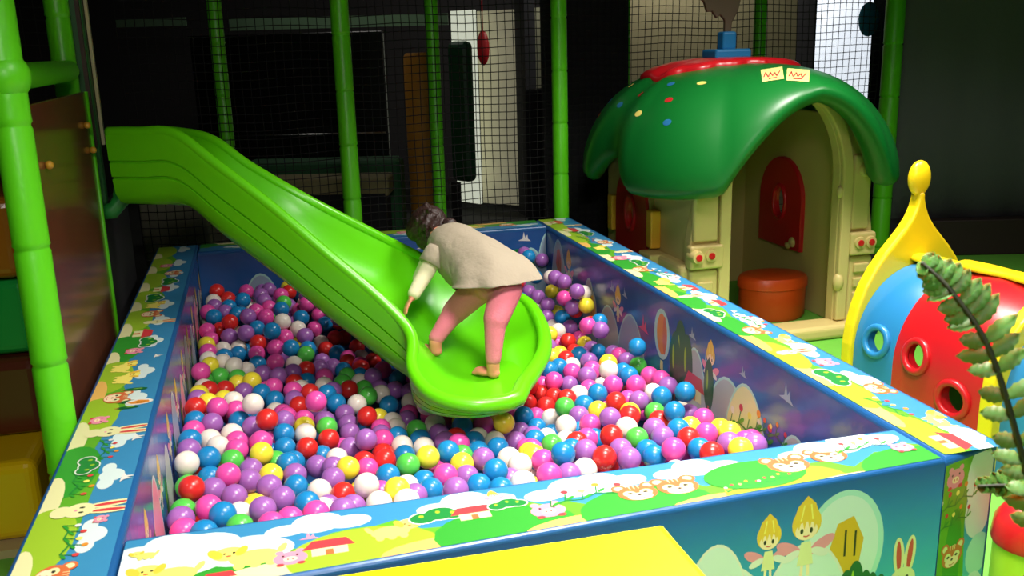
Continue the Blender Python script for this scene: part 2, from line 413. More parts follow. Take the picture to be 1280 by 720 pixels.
# inside face of the front wall
FI = [(0, 0), (1.89, 0), (1.89, .537), (0, .537)]
face_bg(b, (1.895, 0, 0), (-1, 0, 0), (0, 0, 1), FI, NI)
p = Print(b, (1.895, 0, 0), (-1, 0, 0), (0, 0, 1), FI)
for x in (.2, .7, 1.2, 1.6): p.put(x, .1, .3).hill('dimpale', .35); p.put(x+.2, .44, .06).bird()
finish(b, 'padded_wall', 'front padded wall with animals on its rim')

# right wall
b = MB(); RP = [(1.9, -.2), (2.1, -.14), (2.12, 3.33), (1.9, 3.33)]; soft_prism(b, RP, Z1, .02, 5)
frR = [(.015, .012), (3.51, .012), (3.51, .198), (.015, .18)]
face_bg(b, (1.9, -.195, Z1), (0, 1, 0), (-1, 0, 0), [(x, -y) for x, y in frR[::-1]], NR)
# pictures stand with their feet towards the pit
p = Print(b, (1.9, -.195, Z1), (0, 1, 0), (-1, 0, 0), [(x, -y) for x, y in frR])
p.U = V((0, 1, 0)); p.W = V((-1, 0, 0)); p.N = V((0, 0, 1))
class Flip:
    def __init__(s, p): s.p = p
    def put(s, x, y, sc=1, rot=0, flip=1): s.p.put(x, -y, sc, rot+pi, flip); return s.p
fp = Flip(p)
def landscape_flip(p, L, w, seed):
    rg = random.Random(seed); p.put(0, 0)
    p.poly([(0, 0), (L, 0), (L, -w*.45)]+[(L*(1-i/60), -w*(.5+.1*sin(i*.9)+.06*sin(i*2.3))) for i in range(61)], 'grass')
    x = .05
    while x < L:
        p.put(0, 0); p.el(x+.1, -w*.22, .15, w*.3, 'darkgrass' if rg.random() < .4 else 'lime'); p.el(x+.26, -w*.14, .12, w*.14, ('cream', 'path', 'yellow')[rg.randrange(3)])
        x += .3+rg.random()*.08
    x = .1
    while x < L: fp.put(x, w*.58, w*.4).cloud(); x += .33+rg.random()*.1
landscape_flip(p, 3.52, .2, 5)
rg = random.Random(11); seq = ['house', 'dog', 'vine', 'bear', 'bush', 'pig', 'rabbit', 'dog', 'bear', 'vine', 'bush', 'house', 'rabbit']
for i in range(27):
    k = seq[i % len(seq)]; fp.put(.08+i*.127, .04+.06*(i % 2)+rg.uniform(0, .01), .07+.02*rg.random()); getattr(p, k)()
for i in range(9): fp.put(.2+i*.38, .13, .035); p.bird()
# inside face of the right wall
FI = [(0, 0), (3.1, 0), (3.1, .53), (0, .53)]
face_bg(b, (1.9, 3.11, 0), (0, -1, 0), (0, 0, 1), FI, NI)
p = Print(b, (1.9, 3.11, 0), (0, -1, 0), (0, 0, 1), FI)
# x here runs from the far corner towards the viewer
for x, hgt, a, k in ((.22, .50, .3, 'greyhill'), (.72, .40, .26, 'greyhill'), (1.0, .33, .5, 'greyhill'), (1.28, .36, .5, 'dimpale'), (1.93, .40, .3, 'greyhill'), (2.2, .37, .5, 'greyhill'), (2.33, .39, .42, 'cream'), (2.65, .33, .4, 'greyhill'), (2.9, .37, .45, 'greyhill')):
    p.put(x, 0, hgt).hill(k, a, 'pale')
p.put(.22, .28, .2).egg('brown', 'greyhill'); p.put(.2, .2, .12).fairy(); p.put(.4, .3, .16).fairy(); p.put(.76, .15, .2).egg('gold', 'greyhill')
for x, y, s in ((1.04, .42, .07), (1.12, .43, .06), (1.2, .43, .06), (1.9, .44, .06), (2.02, .37, .07), (2.3, .42, .05), (2.58, .43, .08)): p.put(x, y, s).bird('dimpale')
p.put(1.12, .3, .14).fairy(); p.put(1.42, .33, .1).bird('hotpink'); p.put(1.62, .22, .26).balloon(); p.put(1.8, .18, .3).cypress(); p.put(1.75, .16, .26).cypress(); p.put(1.86, .18, .26).cypress(); p.put(2.06, .31, .14).fairy()
p.put(1.93, .2, .12).house(); p.put(2.05, .2, .2).cypress(); p.put(2.36, .2, .15).vine(); p.put(2.5, .25, .1).vine()
# the end of the right wall beside the front wall
FE = [(0, 0), (.2, 0), (.2, .53), (0, .53)]; UE = V((.2, .06, 0)).normalized()
face_bg(b, (1.9, -.2, 0), UE, (0, 0, 1), FE, NO)
p = Print(b, (1.9, -.2, 0), UE, (0, 0, 1), FE)
p.put(0, 0); p.poly([(0, 0), (.1, 0), (.115, .2), (.1, .35), (.11, .53), (0, .53)], 'grass'); p.el(.06, .25, .035, .15, 'darkgrass')
p.el(.15, .46, .055, .09, 'cloudwhite', n=24); p.el(.155, .37, .055, .08, 'cloudwhite', n=24); p.el(.17, .24, .05, .06, 'pale'); p.el(.16, .12, .05, .07, 'cloudwhite')
p.put(.045, .46, .07).pig(); p.put(.06, .39, .08).vine(); p.put(.05, .34, .07).vine(); p.put(.06, .235, .075).bear(); p.put(.04, .1, .08).bear()
# outside of the right wall
FO = [(0, 0), (3.46, 0), (3.46, .53), (0, .53)]
face_bg(b, (2.1, -.13, 0), V((.02, 3.47, 0)), (0, 0, 1), FO, NO)
p = Print(b, (2.1, -.13, 0), V((.02, 3.47, 0)), (0, 0, 1), FO)
for i in range(8): p.put(.25+i*.42, 0, .3+.06*(i % 3)).hill('cloudwhite', .4); p.put(.42+i*.42, .3, .13).fairy(); p.put(.45+i*.42, .1, .12).cypress()
finish(b, 'padded_wall', 'right padded wall, dark blue inside with pale hills')

# left wall
b = MB(); LP = [(-.215, -.5), (-.002, -.5), (-.002, 3.33), (-.215, 3.33)]; soft_prism(b, LP, Z1)
fr = [(.01, .012), (3.82, .012), (3.82, .2), (.01, .2)]
LO, LU, LW = (-.215, 3.33, Z1), (0, -1, 0), (1, 0, 0)
face_bg(b, LO, LU, LW, fr, NR)
p = Print(b, LO, LU, LW, fr)
landscape(p, 3.83, .2, 1.0, 9)
lf = [('pig', .5, .3, .35), ('bear', .68, .45, .4), ('bush', .85, .5, .4), ('house', 1.0, .35, .4), ('bush', 1.15, .3, .4), ('dog', 1.28, .35, .4), ('bear', 1.42, .3, .42), ('rabbit', 1.55, .45, .45),
      ('house', 1.7, .3, .4), ('bush', 1.82, .5, .35), ('pig', 1.92, .3, .35), ('bird', 2.0, .8, .2), ('dog', 2.1, .2, .42), ('dog', 2.22, .3, .42), ('bear', 2.4, .25, .42), ('cypress', 2.34, .5, .35), ('cypress', 2.45, .5, .35), ('cypress', 2.5, .5, .3), ('egg', 2.46, .62, .35),
      ('pig', 2.58, .2, .3), ('rabbit', 2.68, .25, .6), ('vine', 2.8, .4, .35), ('bird', 2.74, .85, .25), ('vine', 3.0, .2, .4), ('bush', 2.9, .3, .3), ('rabbit', 3.16, .25, .6), ('bird', 3.0, .85, .25), ('vine', 3.3, .35, .4), ('pig', 3.22, .7, .18), ('bear', 3.45, .3, .4), ('bush', 3.6, .4, .4)]
figures(p, .2, lf)
FI = [(0, 0), (3.1, 0), (3.1, .535), (0, .535)]
face_bg(b, (-.002, 0, 0), (0, 1, 0), (0, 0, 1), FI, NI)
p = Print(b, (-.002, 0, 0), (0, 1, 0), (0, 0, 1), FI)
for i in range(9): p.put(.2+i*.34, .05, .34+.05*(i % 2)).hill(('dimpale', 'pink', 'greyhill')[i % 3], .28); p.put(.33+i*.34, .3, .13).fairy(); p.put(.1+i*.34, .2, .14).cypress()
FO = [(0, 0), (3.82, 0), (3.82, .535), (0, .535)]
face_bg(b, (-.215, 3.33, 0), (0, -1, 0), (0, 0, 1), FO, NO)
finish(b, 'padded_wall', 'left padded wall whose rim shows rabbits and birds')

# back wall
b = MB(); BP = [(.0, 3.11), (1.9, 3.11), (1.9, 3.33), (.0, 3.33)]; soft_prism(b, BP, Z1)
fr = [(.01, .012), (1.89, .012), (1.89, .205), (.01, .205)]
BO, BU, BW = (1.9, 3.33, Z1), (-1, 0, 0), (0, -1, 0)
face_bg(b, BO, BU, BW, fr, NR); p = Print(b, BO, BU, BW, fr); landscape(p, 1.9, .2, 2, 21)
figures(p, .2, [('bear', .2, .3, .4), ('dog', .4, .3, .4), ('bush', .6, .4, .4), ('pig', .8, .3, .4), ('vine', 1.0, .3, .4), ('house', 1.25, .4, .4), ('rabbit', 1.5, .3, .5)])
FI = [(0, 0), (1.89, 0), (1.89, .53), (0, .53)]
BACK_SKY = NI
face_bg(b, (.005, 3.11, 0), (1, 0, 0), (0, 0, 1), FI, NI); p = Print(b, (.005, 3.11, 0), (1, 0, 0), (0, 0, 1), FI)
for x, hgt, a in ((.3, .4, .3), (.9, .42, .3), (1.62, .43, .28), (1.8, .42, .25), (1.9, .5, .16)): p.put(x, 0, hgt).hill('dimpale', a, 'pale')
for x, y in ((.5, .46), (1.18, .47), (1.76, .47)): p.put(x, y, .07).bird()
p.put(0, 0); p.el(1.72, .33, .1, .1, 'tree', n=24); p.put(1.45, .3, .14).fairy()
FO = [(0, 0), (1.89, 0), (1.89, .53), (0, .53)]
face_bg(b, (1.895, 3.33, 0), (-1, 0, 0), (0, 0, 1), FO, NO)
finish(b, 'padded_wall', 'back padded wall behind the slide')
b = MB(); b.box((.0, 0, .0), (1.897, 3.11, .05)); o = b.build('pit_floor', VIN, pit, smooth=False)
# ------------------------------------------------------------ slide: lofted chute that flares into a scoop
sl = empty('slide', (1.0, 1.3, .26), 'bright green plastic slide running down into the ball pit', 'slide')
#        near rail            far rail            floor  skirt
ST = [((-.195, 2.04, 1.262), (-.08, 2.26, 1.24), 1.08, .29),
      ((-.08, 1.975, 1.262), (.03, 2.20, 1.235), 1.08, .29),
      ((.06, 1.90, 1.255), (.165, 2.10, 1.205), 1.08, .29),
      ((.20, 1.825, 1.14), (.30, 2.03, 1.10), .96, .30),
      ((.39, 1.725, .98), (.52, 1.96, .955), .79, .30),
      ((.58, 1.62, .80), (.79, 1.98, .785), .61, .29),
      ((.76, 1.52, .63), (1.04, 2.03, .63), .45, .27),
      ((.855, 1.43, .51), (1.24, 2.0, .53), .36, .22),
      ((.835, 1.27, .43), (1.40, 1.86, .47), .315, .15),
      ((.86, 1.14, .39), (1.41, 1.64, .425), .298, .10),
      ((.925, 1.065, .365), (1.35, 1.40, .39), .295, .07),
      ((1.02, 1.025, .352), (1.235, 1.19, .37), .305, .055),
      ((1.10, 1.03, .347), (1.13, 1.05, .35), .335, .045)]
NS = 84
NR_ = catmull([s[0] for s in ST], NS); FR_ = catmull([s[1] for s in ST], NS); FZ = [v[0] for v in catmull([(s[2], 0, 0) for s in ST], NS)]; SK = [v[0] for v in catmull([(s[3], 0, 0) for s in ST], NS)]
rows = []; under = []
LR = .021
for i in range(NS):
    N, F = V(NR_[i]), V(FR_[i]); h = F-N; h.z = 0; L = h.length; h = h/L if L > .001 else V((.6, .8, 0))
    inner = []; zf = FZ[i]; K = 18
    for k in range(K+1):
        t = -1+2*k/K; zr = N.z if t < 0 else F.z
        pw = 3.2 if i < NS*.5 else 2.6
        z = zf+(zr-zf)*abs(t)**pw
        inner.append(N+h*((t+1)/2*L)+V((0, 0, z-N.z)))
    def lip(P, s):
        return [P+h*(s*(LR+LR*cos(a)))*1.0+V((0, 0, LR*sin(a))) for a in (pi*.85, pi*.65, pi*.45, pi*.25, 0)]
    def side(P, s):
        d = SK[i]; out = P+h*(s*2*LR); st = []
        o = 0
        for q, ins in ((.12, 0), (.365, .002), (.375, .012), (.395, .012), (.405, .004), (.585, .008), (.595, .018), (.615, .018), (.625, .010), (.82, .018), (.95, .045), (1., .085)):
            st.append(out-h*(s*min(ins, max(L*.3, .004)+.02))-V((0, 0, d*q)))
        return st
    ring = side(N, -1)[::-1]+lip(N, -1)[::-1]+inner[1:-1]+lip(F, 1)+side(F, 1)
    rows.append(ring)
b = MB(); b.grid(rows, closed=True)
n = len(rows[0]); b.add(rows[0], [tuple(range(n))]); b.add(rows[-1], [tuple(range(n-1, -1, -1))])
chute = b.build('chute', GREEN_SLIDE, sl, auto=50, sub=0)
from mathutils.bvhtree import BVHTree
BV = BVHTree.FromPolygons([V(p) for p in b.v], b.f)
def on_slide(px, py):
    d = (at(px, py, 1)-CAM).normalized(); h = BV.ray_cast(CAM, d); return h[0]
def drop(p):
    h = BV.ray_cast(V((p.x, p.y, 2)), V((0, 0, -1))); return h[0] or p
b = MB(); pts = [V(p)+V((0, 0, .002)) for p in NR_]+[V(p)+V((0, 0, .002)) for p in FR_[::-1]]
# rounded bead that follows the rim all the way round the scoop
off = []
for i in range(NS):
    N, F = V(NR_[i]), V(FR_[i]); h = F-N; h.z = 0; h = h.normalized() if h.length > .001 else V((.6, .8, 0)); off.append(h)
bead = [V(NR_[i])-off[i]*LR for i in range(NS)]+[V(FR_[i])+off[i]*LR for i in range(NS-1, -1, -1)]
f0 = NS-4
bead = bead[:f0]+[V((1.105, 1.01, .349)), V((1.15, 1.03, .352))]+bead[2*NS-f0:]
rad = [.023+.010*max(0, 1-abs(i-NS)/30) for i in range(len(bead))]
b.tube(bead, rad, 12); b.build('rim_bead', GREEN_SLIDE, sl)

# ------------------------------------------------------------ balls
BALLCOL = dict(P=('pink', mat('pink_ball', (230, 78, 164), .28)), R=('red', mat('red_ball', (218, 44, 40), .28)), B=('blue', mat('blue_ball', (28, 130, 190), .28)),
               V=('purple', mat('purple_ball', (158, 98, 176), .28)), W=('white', mat('white_ball', (238, 226, 214), .3)), Y=('yellow', mat('yellow_ball', (246, 226, 60), .28)), G=('green', mat('green_ball', (84, 194, 74), .28)))
RB = .0395
bm_ = {}
for k, (nm, m) in BALLCOL.items():
    b = MB(); b.ball((0, 0, 0), RB, 28, 16); bm_[k] = b.mesh(nm+'_ball', m)
BALLS = """0.043|2.781|0.31|P|pink ball beside the left wall, blue right, white above, pink below
0.073|2.706|0.303|B|blue ball beside the left wall, pink left, purple right, purple above, red below
0.212|2.878|0.332|B|blue ball left of slide, red left, pink right, blue below
0.151|2.57|0.305|R|red ball beside the left wall, red left, purple right, blue above, purple below
0.236|2.575|0.325|V|purple ball left of slide, blue left, pink right, blue above, blue below
0.319|2.579|0.313|P|pink ball left of slide, pink left, blue right, pink above, blue below
0.393|2.636|0.328|B|blue ball beneath the slide, pink left, blue right, white below
0.393|2.442|0.32|W|white ball beneath the slide, blue left, white right, blue above, pink below
0.043|2.597|0.266|P|pink ball beside the left wall, red right, blue above, pink below
0.143|2.509|0.253|V|purple ball beside the left wall, red left, purple right, red above, white below
0.222|2.465|0.275|V|purple ball left of slide, purple left, blue right, purple above, white below
0.273|2.525|0.275|B|blue ball left of slide, purple left, blue right, pink above, red below
0.341|2.247|0.335|B|blue ball left of slide, blue left, white right, pink above, pink below
0.273|2.419|0.234|R|red ball left of slide, purple left, pink right, blue above, pink below
0.043|2.443|0.243|Y|yellow ball beside the left wall, white right, pink above, pink below
0.051|2.362|0.232|P|pink ball beside the left wall, white right, yellow above, white below
0.397|2.396|0.255|P|pink ball left of slide, blue left, white right, white above, blue below
0.066|2.176|0.226|Y|yellow ball beside the left wall, pink left, white right, white above, green below
0.043|1.947|0.276|P|pink ball beside the left wall, yellow right, white above, white below
0.18|2.379|0.201|B|blue ball left of slide, blue left, pink right, white above, white below
0.265|2.347|0.204|P|pink ball left of slide, blue left, pink right, red above, blue below
0.264|2.27|0.18|B|blue ball left of slide, white left, pink right, pink above, purple below
0.35|2.338|0.226|P|pink ball left of slide, red left, blue right, pink above, pink below
0.344|2.177|0.208|P|pink ball left of slide, purple left, white right, pink above, purple below
0.167|2.162|0.217|W|white ball beside the left wall, white left, white right, blue above, green below
0.118|2.236|0.215|W|white ball beside the left wall, yellow left, white right, blue above, green below
0.106|2.119|0.19|G|green ball beside the left wall, pink left, white right, white above, red below
0.241|1.966|0.205|Y|yellow ball left of slide, yellow left, purple right, white above, purple below
0.18|2.01|0.184|Y|yellow ball left of slide, red left, yellow right, green above, purple below
0.287|2.09|0.19|V|purple ball left of slide, yellow left, purple right, blue above, pink below
0.353|2.046|0.188|V|purple ball left of slide, purple left, purple right, pink above, pink below
0.076|1.81|0.238|R|red ball beside the left wall, white left, red right, green above, yellow below
0.132|1.92|0.195|R|red ball beside the left wall, red left, yellow right, green above, yellow below
0.207|1.896|0.185|V|purple ball left of slide, white left, blue right, yellow above, white below
0.277|1.859|0.185|B|blue ball left of slide, purple left, pink right, yellow above, white below
0.327|1.924|0.183|P|pink ball left of slide, blue left, pink right, purple above, blue below
0.327|1.798|0.17|B|blue ball left of slide, blue left, purple right, pink above, white below
0.176|1.586|0.26|W|white ball left of slide, yellow left, purple right, red above, pink below
0.043|1.52|0.277|R|red ball beside the left wall, yellow right, purple above, blue below
0.124|1.466|0.286|P|pink ball beside the left wall, yellow left, white right, yellow above, purple below
0.252|1.406|0.307|W|white ball left of slide, pink left, blue right, blue above, red below
0.186|1.508|0.25|P|pink ball left of slide, yellow left, white right, white above, blue below
0.461|2.476|0.267|W|white ball beneath the slide, pink left, pink right, blue above, blue below
0.489|2.404|0.25|V|purple ball beneath the slide, blue left, pink right, blue above, blue below
0.547|2.686|0.198|P|pink ball beneath the slide, purple left, blue right, pink above, white below
0.482|2.545|0.301|B|blue ball beneath the slide, white left, pink right, white below
0.644|2.678|0.143|R|red ball beneath the slide, white left, red right, blue above, red below
0.59|2.568|0.124|R|red ball beneath the slide, blue left, blue right, white above, purple below
0.418|2.298|0.231|B|blue ball left of slide, pink left, green right, pink above, white below
0.604|2.743|0.203|B|blue ball beneath the slide, pink left, red right, pink above, red below
0.693|2.735|0.121|R|red ball beneath the slide, red left, red right, blue below
0.74|2.555|0.122|R|red ball beneath the slide, red left, red right, white below
0.581|2.812|0.234|P|pink ball beneath the slide, blue left, blue below
0.482|2.259|0.205|G|green ball left of slide, white left, purple right, blue above, red below
0.637|2.504|0.118|B|blue ball beneath the slide, red left, pink right, red above, purple below
0.537|2.202|0.152|V|purple ball left of slide, red left, purple right, purple above, pink below
0.598|2.25|0.134|V|purple ball left of slide, purple left, blue right, blue above, pink below
0.676|2.362|0.113|R|red ball beneath the slide, blue left, pink right, pink above, blue below
0.723|2.224|0.123|R|red ball beneath the slide, red left, red right, pink above, blue below
0.793|2.351|0.109|R|red ball beneath the slide, white left, pink right, purple below
0.753|1.996|0.155|V|purple ball beneath the slide, blue left, pink right, red above, purple below
0.805|2.058|0.159|P|pink ball beneath the slide, purple left, blue right, purple below
0.856|1.951|0.146|B|blue ball beneath the slide, pink left, purple below
0.547|2.073|0.151|P|pink ball left of slide, blue left, green right, purple above, white below
0.475|2.152|0.168|R|red ball left of slide, white left, purple right, green above, blue below
0.424|2.211|0.179|W|white ball left of slide, pink left, red right, blue above, purple below
0.415|2.102|0.178|V|purple ball left of slide, purple left, red right, white above, red below
0.47|2.056|0.145|B|blue ball left of slide, red left, white right, red above, white below
0.634|1.855|0.159|R|red ball left of slide, purple left, white right, green above, white below
0.404|1.856|0.18|P|pink ball left of slide, pink left, white right, red above, purple below
0.471|1.813|0.178|R|red ball left of slide, white left, white right, blue above, pink below
0.476|1.38|0.298|P|pink ball left of slide, red left, blue right, red above, purple below
0.565|1.67|0.174|B|blue ball left of slide, pink left, white right, purple above, purple below
0.536|1.744|0.19|B|blue ball left of slide, pink left, purple right, white above, purple below
0.404|1.771|0.171|V|purple ball left of slide, blue left, red right, pink above, red below
0.42|1.693|0.172|R|red ball left of slide, pink left, pink right, purple above, pink below
0.647|1.656|0.165|W|white ball left of slide, purple left, green right, green above, red below
0.699|1.716|0.171|G|green ball left of slide, white left, white right, green above, red below
0.758|1.767|0.154|W|white ball left of slide, green left, purple right, purple above, blue below
0.831|1.878|0.124|V|purple ball beneath the slide, white left, purple right, blue above, blue below
0.887|1.821|0.128|V|purple ball beneath the slide, purple left, white right, blue above, white below
0.777|1.673|0.138|B|blue ball left of slide, green left, white right, white above, yellow below
0.043|1.444|0.252|B|blue ball beside the left wall, purple right, red above, pink below
0.043|1.342|0.254|P|pink ball beside the left wall, white right, blue above, blue below
0.104|1.393|0.255|V|purple ball beside the left wall, blue left, white right, pink above, white below
0.196|1.431|0.236|B|blue ball left of slide, pink left, purple right, pink above, white below
0.298|1.288|0.286|R|red ball left of slide, purple left, white right, white above, pink below
0.171|1.341|0.226|W|white ball left of slide, white left, purple right, blue above, pink below
0.099|1.288|0.235|W|white ball beside the left wall, pink left, white right, purple above, blue below
0.128|1.214|0.236|W|white ball beside the left wall, white left, white right, purple above, blue below
0.043|1.185|0.283|B|blue ball beside the left wall, white right, pink above, purple below
0.043|1.104|0.281|V|purple ball beside the left wall, blue right, blue above, white below
0.043|0.999|0.282|W|white ball beside the left wall, blue right, purple above, green below
0.105|1.058|0.265|B|blue ball beside the left wall, purple left, green right, white above, blue below
0.189|1.263|0.226|P|pink ball left of slide, white left, purple right, white above, pink below
0.191|1.165|0.236|P|pink ball left of slide, white left, yellow right, pink above, green below
0.176|1.086|0.232|G|green ball in front of slide, blue left, purple right, pink above, pink below
0.272|1.183|0.247|P|pink ball left of slide, pink left, blue right, purple above, yellow below
0.272|1.104|0.238|Y|yellow ball in front of slide, pink left, green right, pink above, purple below
0.245|1.369|0.233|V|purple ball left of slide, blue left, red right, white above, pink below
0.356|1.426|0.219|V|purple ball left of slide, red left, pink right, pink above, blue below
0.351|1.347|0.2|B|blue ball left of slide, red left, white right, purple above, blue below
0.35|1.27|0.177|B|blue ball left of slide, yellow left, red right, blue above, blue below
0.355|1.079|0.199|B|blue ball in front of slide, green left, blue right, blue above, purple below
0.067|0.806|0.28|R|red ball beside the left wall, green left, blue right, white above, green below
0.108|0.991|0.224|B|blue ball beside the left wall, red left, pink right, blue above, purple below
0.169|0.92|0.257|P|pink ball beside the left wall, blue left, purple right, green above, purple below
0.124|0.857|0.242|V|purple ball beside the left wall, red left, purple right, blue above, pink below
0.189|0.778|0.246|V|purple ball by the front rim, purple left, yellow right, purple above, white below
0.118|0.709|0.255|P|pink ball beside the left wall, green left, blue right, purple above, blue below
0.162|0.609|0.275|B|blue ball beside the left wall, pink left, white right, purple above
0.043|0.743|0.238|G|green ball beside the left wall, pink right, red above, purple below
0.043|0.663|0.253|V|purple ball beside the left wall, blue right, green above, pink below
0.056|0.584|0.253|P|pink ball beside the left wall, blue right, purple above
0.113|0.531|0.265|B|blue ball beside the left wall, pink left, green right, pink above
0.272|0.608|0.274|V|purple ball by the front rim, yellow left, purple right, purple above, pink below
0.229|0.951|0.214|V|purple ball in front of slide, pink left, purple right, purple above, purple below
0.235|1.038|0.212|V|purple ball in front of slide, green left, yellow right, yellow above, purple below
0.298|0.989|0.206|Y|yellow ball in front of slide, purple left, blue right, green above, purple below
0.293|0.798|0.253|V|purple ball by the front rim, purple left, purple right, yellow above, purple below
0.328|0.727|0.243|V|purple ball by the front rim, purple left, blue right, yellow above, pink below
0.208|0.547|0.259|G|green ball by the front rim, blue left, purple right, white above
0.205|0.665|0.24|W|white ball by the front rim, blue left, yellow right, purple above, green below
0.293|0.517|0.267|P|pink ball by the front rim, green left, pink right, purple above
0.431|1.522|0.176|P|pink ball left of slide, pink left, purple right, red above, yellow below
0.508|1.5|0.17|V|purple ball left of slide, pink left, purple right, blue above, green below
0.428|1.441|0.18|Y|yellow ball left of slide, pink left, purple right, pink above, white below
0.428|1.36|0.184|W|white ball left of slide, blue left, green right, yellow above, red below
0.51|1.421|0.176|G|green ball left of slide, yellow left, purple right, purple above, red below
0.426|1.247|0.176|R|red ball left of slide, blue left, blue right, white above, blue below
0.51|1.344|0.158|R|red ball left of slide, red left, pink right, green above, blue below
0.592|1.599|0.15|V|purple ball left of slide, purple left, white right, blue above, purple below
0.596|1.521|0.138|V|purple ball left of slide, green left, red right, purple above, purple below
0.595|1.441|0.133|V|purple ball left of slide, red left, purple right, purple above, purple below
0.629|1.161|0.216|V|purple ball left of slide, purple left, purple right, red above, red below
0.577|1.221|0.166|V|purple ball left of slide, pink left, purple right, purple above, yellow below
0.668|1.485|0.174|R|red ball left of slide, purple left, yellow right, white above, purple below
0.697|1.24|0.173|P|pink ball left of slide, purple left, blue right, purple above, red below
0.686|1.163|0.152|R|red ball left of slide, red left, white right, pink above, red below
0.682|1.082|0.165|R|red ball in front of slide, pink left, blue right, red above, blue below
0.613|1.121|0.15|R|red ball in front of slide, yellow left, red right, purple above, pink below
0.775|1.471|0.117|W|white ball left of slide, pink left, purple right, white above, blue below
0.756|1.29|0.156|B|blue ball left of slide, pink left, green right, white above, white below
0.759|1.192|0.16|W|white ball left of slide, pink left, blue right, blue above, blue below
0.755|1.113|0.156|B|blue ball in front of slide, red left, white right, white above, green below
0.732|0.863|0.235|G|green ball by the front rim, blue left, yellow right, blue above, white below
0.837|1.595|0.095|V|purple ball left of slide, white left, white right, pink above, green below
0.524|1.162|0.157|W|white ball left of slide, blue left, yellow right, pink above, purple below
0.549|1.006|0.188|Y|yellow ball in front of slide, white left, red right, purple above, red below
0.503|1.068|0.167|V|purple ball in front of slide, purple left, yellow right, white above, purple below
0.452|1.128|0.154|V|purple ball in front of slide, blue left, purple right, blue above, white below
0.615|1.04|0.159|P|pink ball by the front rim, yellow left, red right, red above, white below
0.876|1.745|0.112|W|white ball beneath the slide, purple left, white right, purple above, pink below
0.374|1.002|0.19|V|purple ball in front of slide, green left, purple right, blue above, blue below
0.373|0.919|0.187|B|blue ball by the front rim, purple left, white right, purple above, blue below
0.399|0.677|0.239|B|blue ball by the front rim, pink left, white right, white above, pink below
0.445|0.885|0.176|W|white ball by the front rim, blue left, purple right, purple above, blue below
0.517|0.852|0.17|R|red ball by the front rim, purple left, white right, purple above, purple below
0.582|0.722|0.251|W|white ball by the front rim, red left, pink right, pink above, white below
0.533|0.676|0.208|V|purple ball by the front rim, purple left, white right, red above
0.498|0.609|0.234|V|purple ball by the front rim, purple left, purple right, red above
0.42|0.6|0.242|P|pink ball by the front rim, pink left, white right, blue above
0.661|0.83|0.222|B|blue ball by the front rim, pink left, white right, red above, yellow below
0.663|0.625|0.269|Y|yellow ball by the front rim, pink left, white right, blue above, white below
0.602|0.574|0.257|W|white ball by the front rim, purple left, yellow right, pink above
0.68|0.547|0.264|W|white ball by the front rim, pink left, purple right, white above
0.494|0.949|0.182|V|purple ball by the front rim, white left, yellow right, purple above, red below
0.345|0.573|0.248|P|pink ball by the front rim, pink left, blue right, purple above
0.888|1.386|0.23|W|white ball beneath the slide, white left, pink right, white below
0.832|1.316|0.163|G|green ball left of slide, blue left, white right, purple above, blue below
0.832|1.225|0.16|B|blue ball left of slide, white left, purple right, green above, white below
0.908|1.344|0.166|W|white ball in front of slide, green left, pink right, white above, purple below
0.908|1.264|0.158|V|purple ball in front of slide, blue left, red right, white above, purple below
0.908|1.147|0.174|V|purple ball in front of slide, white left, red right, purple above, blue below
0.951|1.41|0.151|P|pink ball in front of slide, white left, purple right, purple below
1.022|1.445|0.162|V|purple ball in front of slide, pink left, pink right, yellow below
0.999|1.271|0.175|B|blue ball in front of slide, pink left, white right, yellow above, red below
1.126|1.338|0.173|Y|yellow ball right of slide mouth, yellow left, yellow right, pink below
1.131|1.155|0.215|Y|yellow ball right of slide mouth, yellow left, purple right, pink above, white below
1.079|1.274|0.169|P|pink ball in front of slide, blue left, yellow right, yellow above, white below
1.007|1.11|0.176|B|blue ball in front of slide, pink left, white right, pink above, blue below
0.999|1.011|0.18|B|blue ball by the front rim, green left, white right, blue above, purple below
1.085|1.115|0.163|W|white ball in front of slide, white left, purple right, yellow above, blue below
1.076|1.034|0.174|B|blue ball in front of slide, purple left, purple right, white above, blue below
1.168|1.133|0.144|V|purple ball right of slide mouth, blue left, pink right, purple above, white below
1.24|1.338|0.091|V|purple ball right of slide mouth, yellow left, purple right, blue above, purple below
0.943|1.066|0.195|P|pink ball in front of slide, blue left, blue right, red above, green below
0.878|0.929|0.232|B|blue ball before slide mouth, yellow left, pink right, purple above, pink below
0.83|1.14|0.165|W|white ball in front of slide, blue left, purple right, blue above, yellow below
0.804|0.897|0.238|Y|yellow ball before slide mouth, green left, blue right, white above, blue below
0.987|0.88|0.212|V|purple ball by the front rim, green left, blue right, blue above, purple below
1.064|0.83|0.223|W|white ball by the front rim, blue left, white right, purple above, purple below
1.08|0.752|0.233|W|white ball by the front rim, white left, yellow right, yellow above, purple below
0.91|0.859|0.214|Y|yellow ball by the front rim, blue left, blue right, green above, purple below
1.281|1.427|0.118|B|blue ball right of slide mouth, pink left, pink right, red above, purple below
0.836|0.761|0.228|P|pink ball by the front rim, blue left, yellow right, blue above, purple below
0.909|0.78|0.204|V|purple ball by the front rim, pink left, blue right, yellow above, purple below
0.772|0.799|0.198|B|blue ball by the front rim, white left, pink right, green above, blue below
0.779|0.709|0.211|B|blue ball by the front rim, purple left, purple right, blue above
0.837|0.6|0.254|V|purple ball by the front rim, blue left, blue right, purple above
0.913|0.621|0.245|B|blue ball by the front rim, purple left, blue right, purple above
0.977|0.663|0.267|B|blue ball by the front rim, purple left, purple right, blue above, blue below
0.965|0.55|0.257|B|blue ball by the front rim, blue left, white right, purple above
1.041|0.576|0.257|W|white ball by the front rim, purple left, pink right, white above
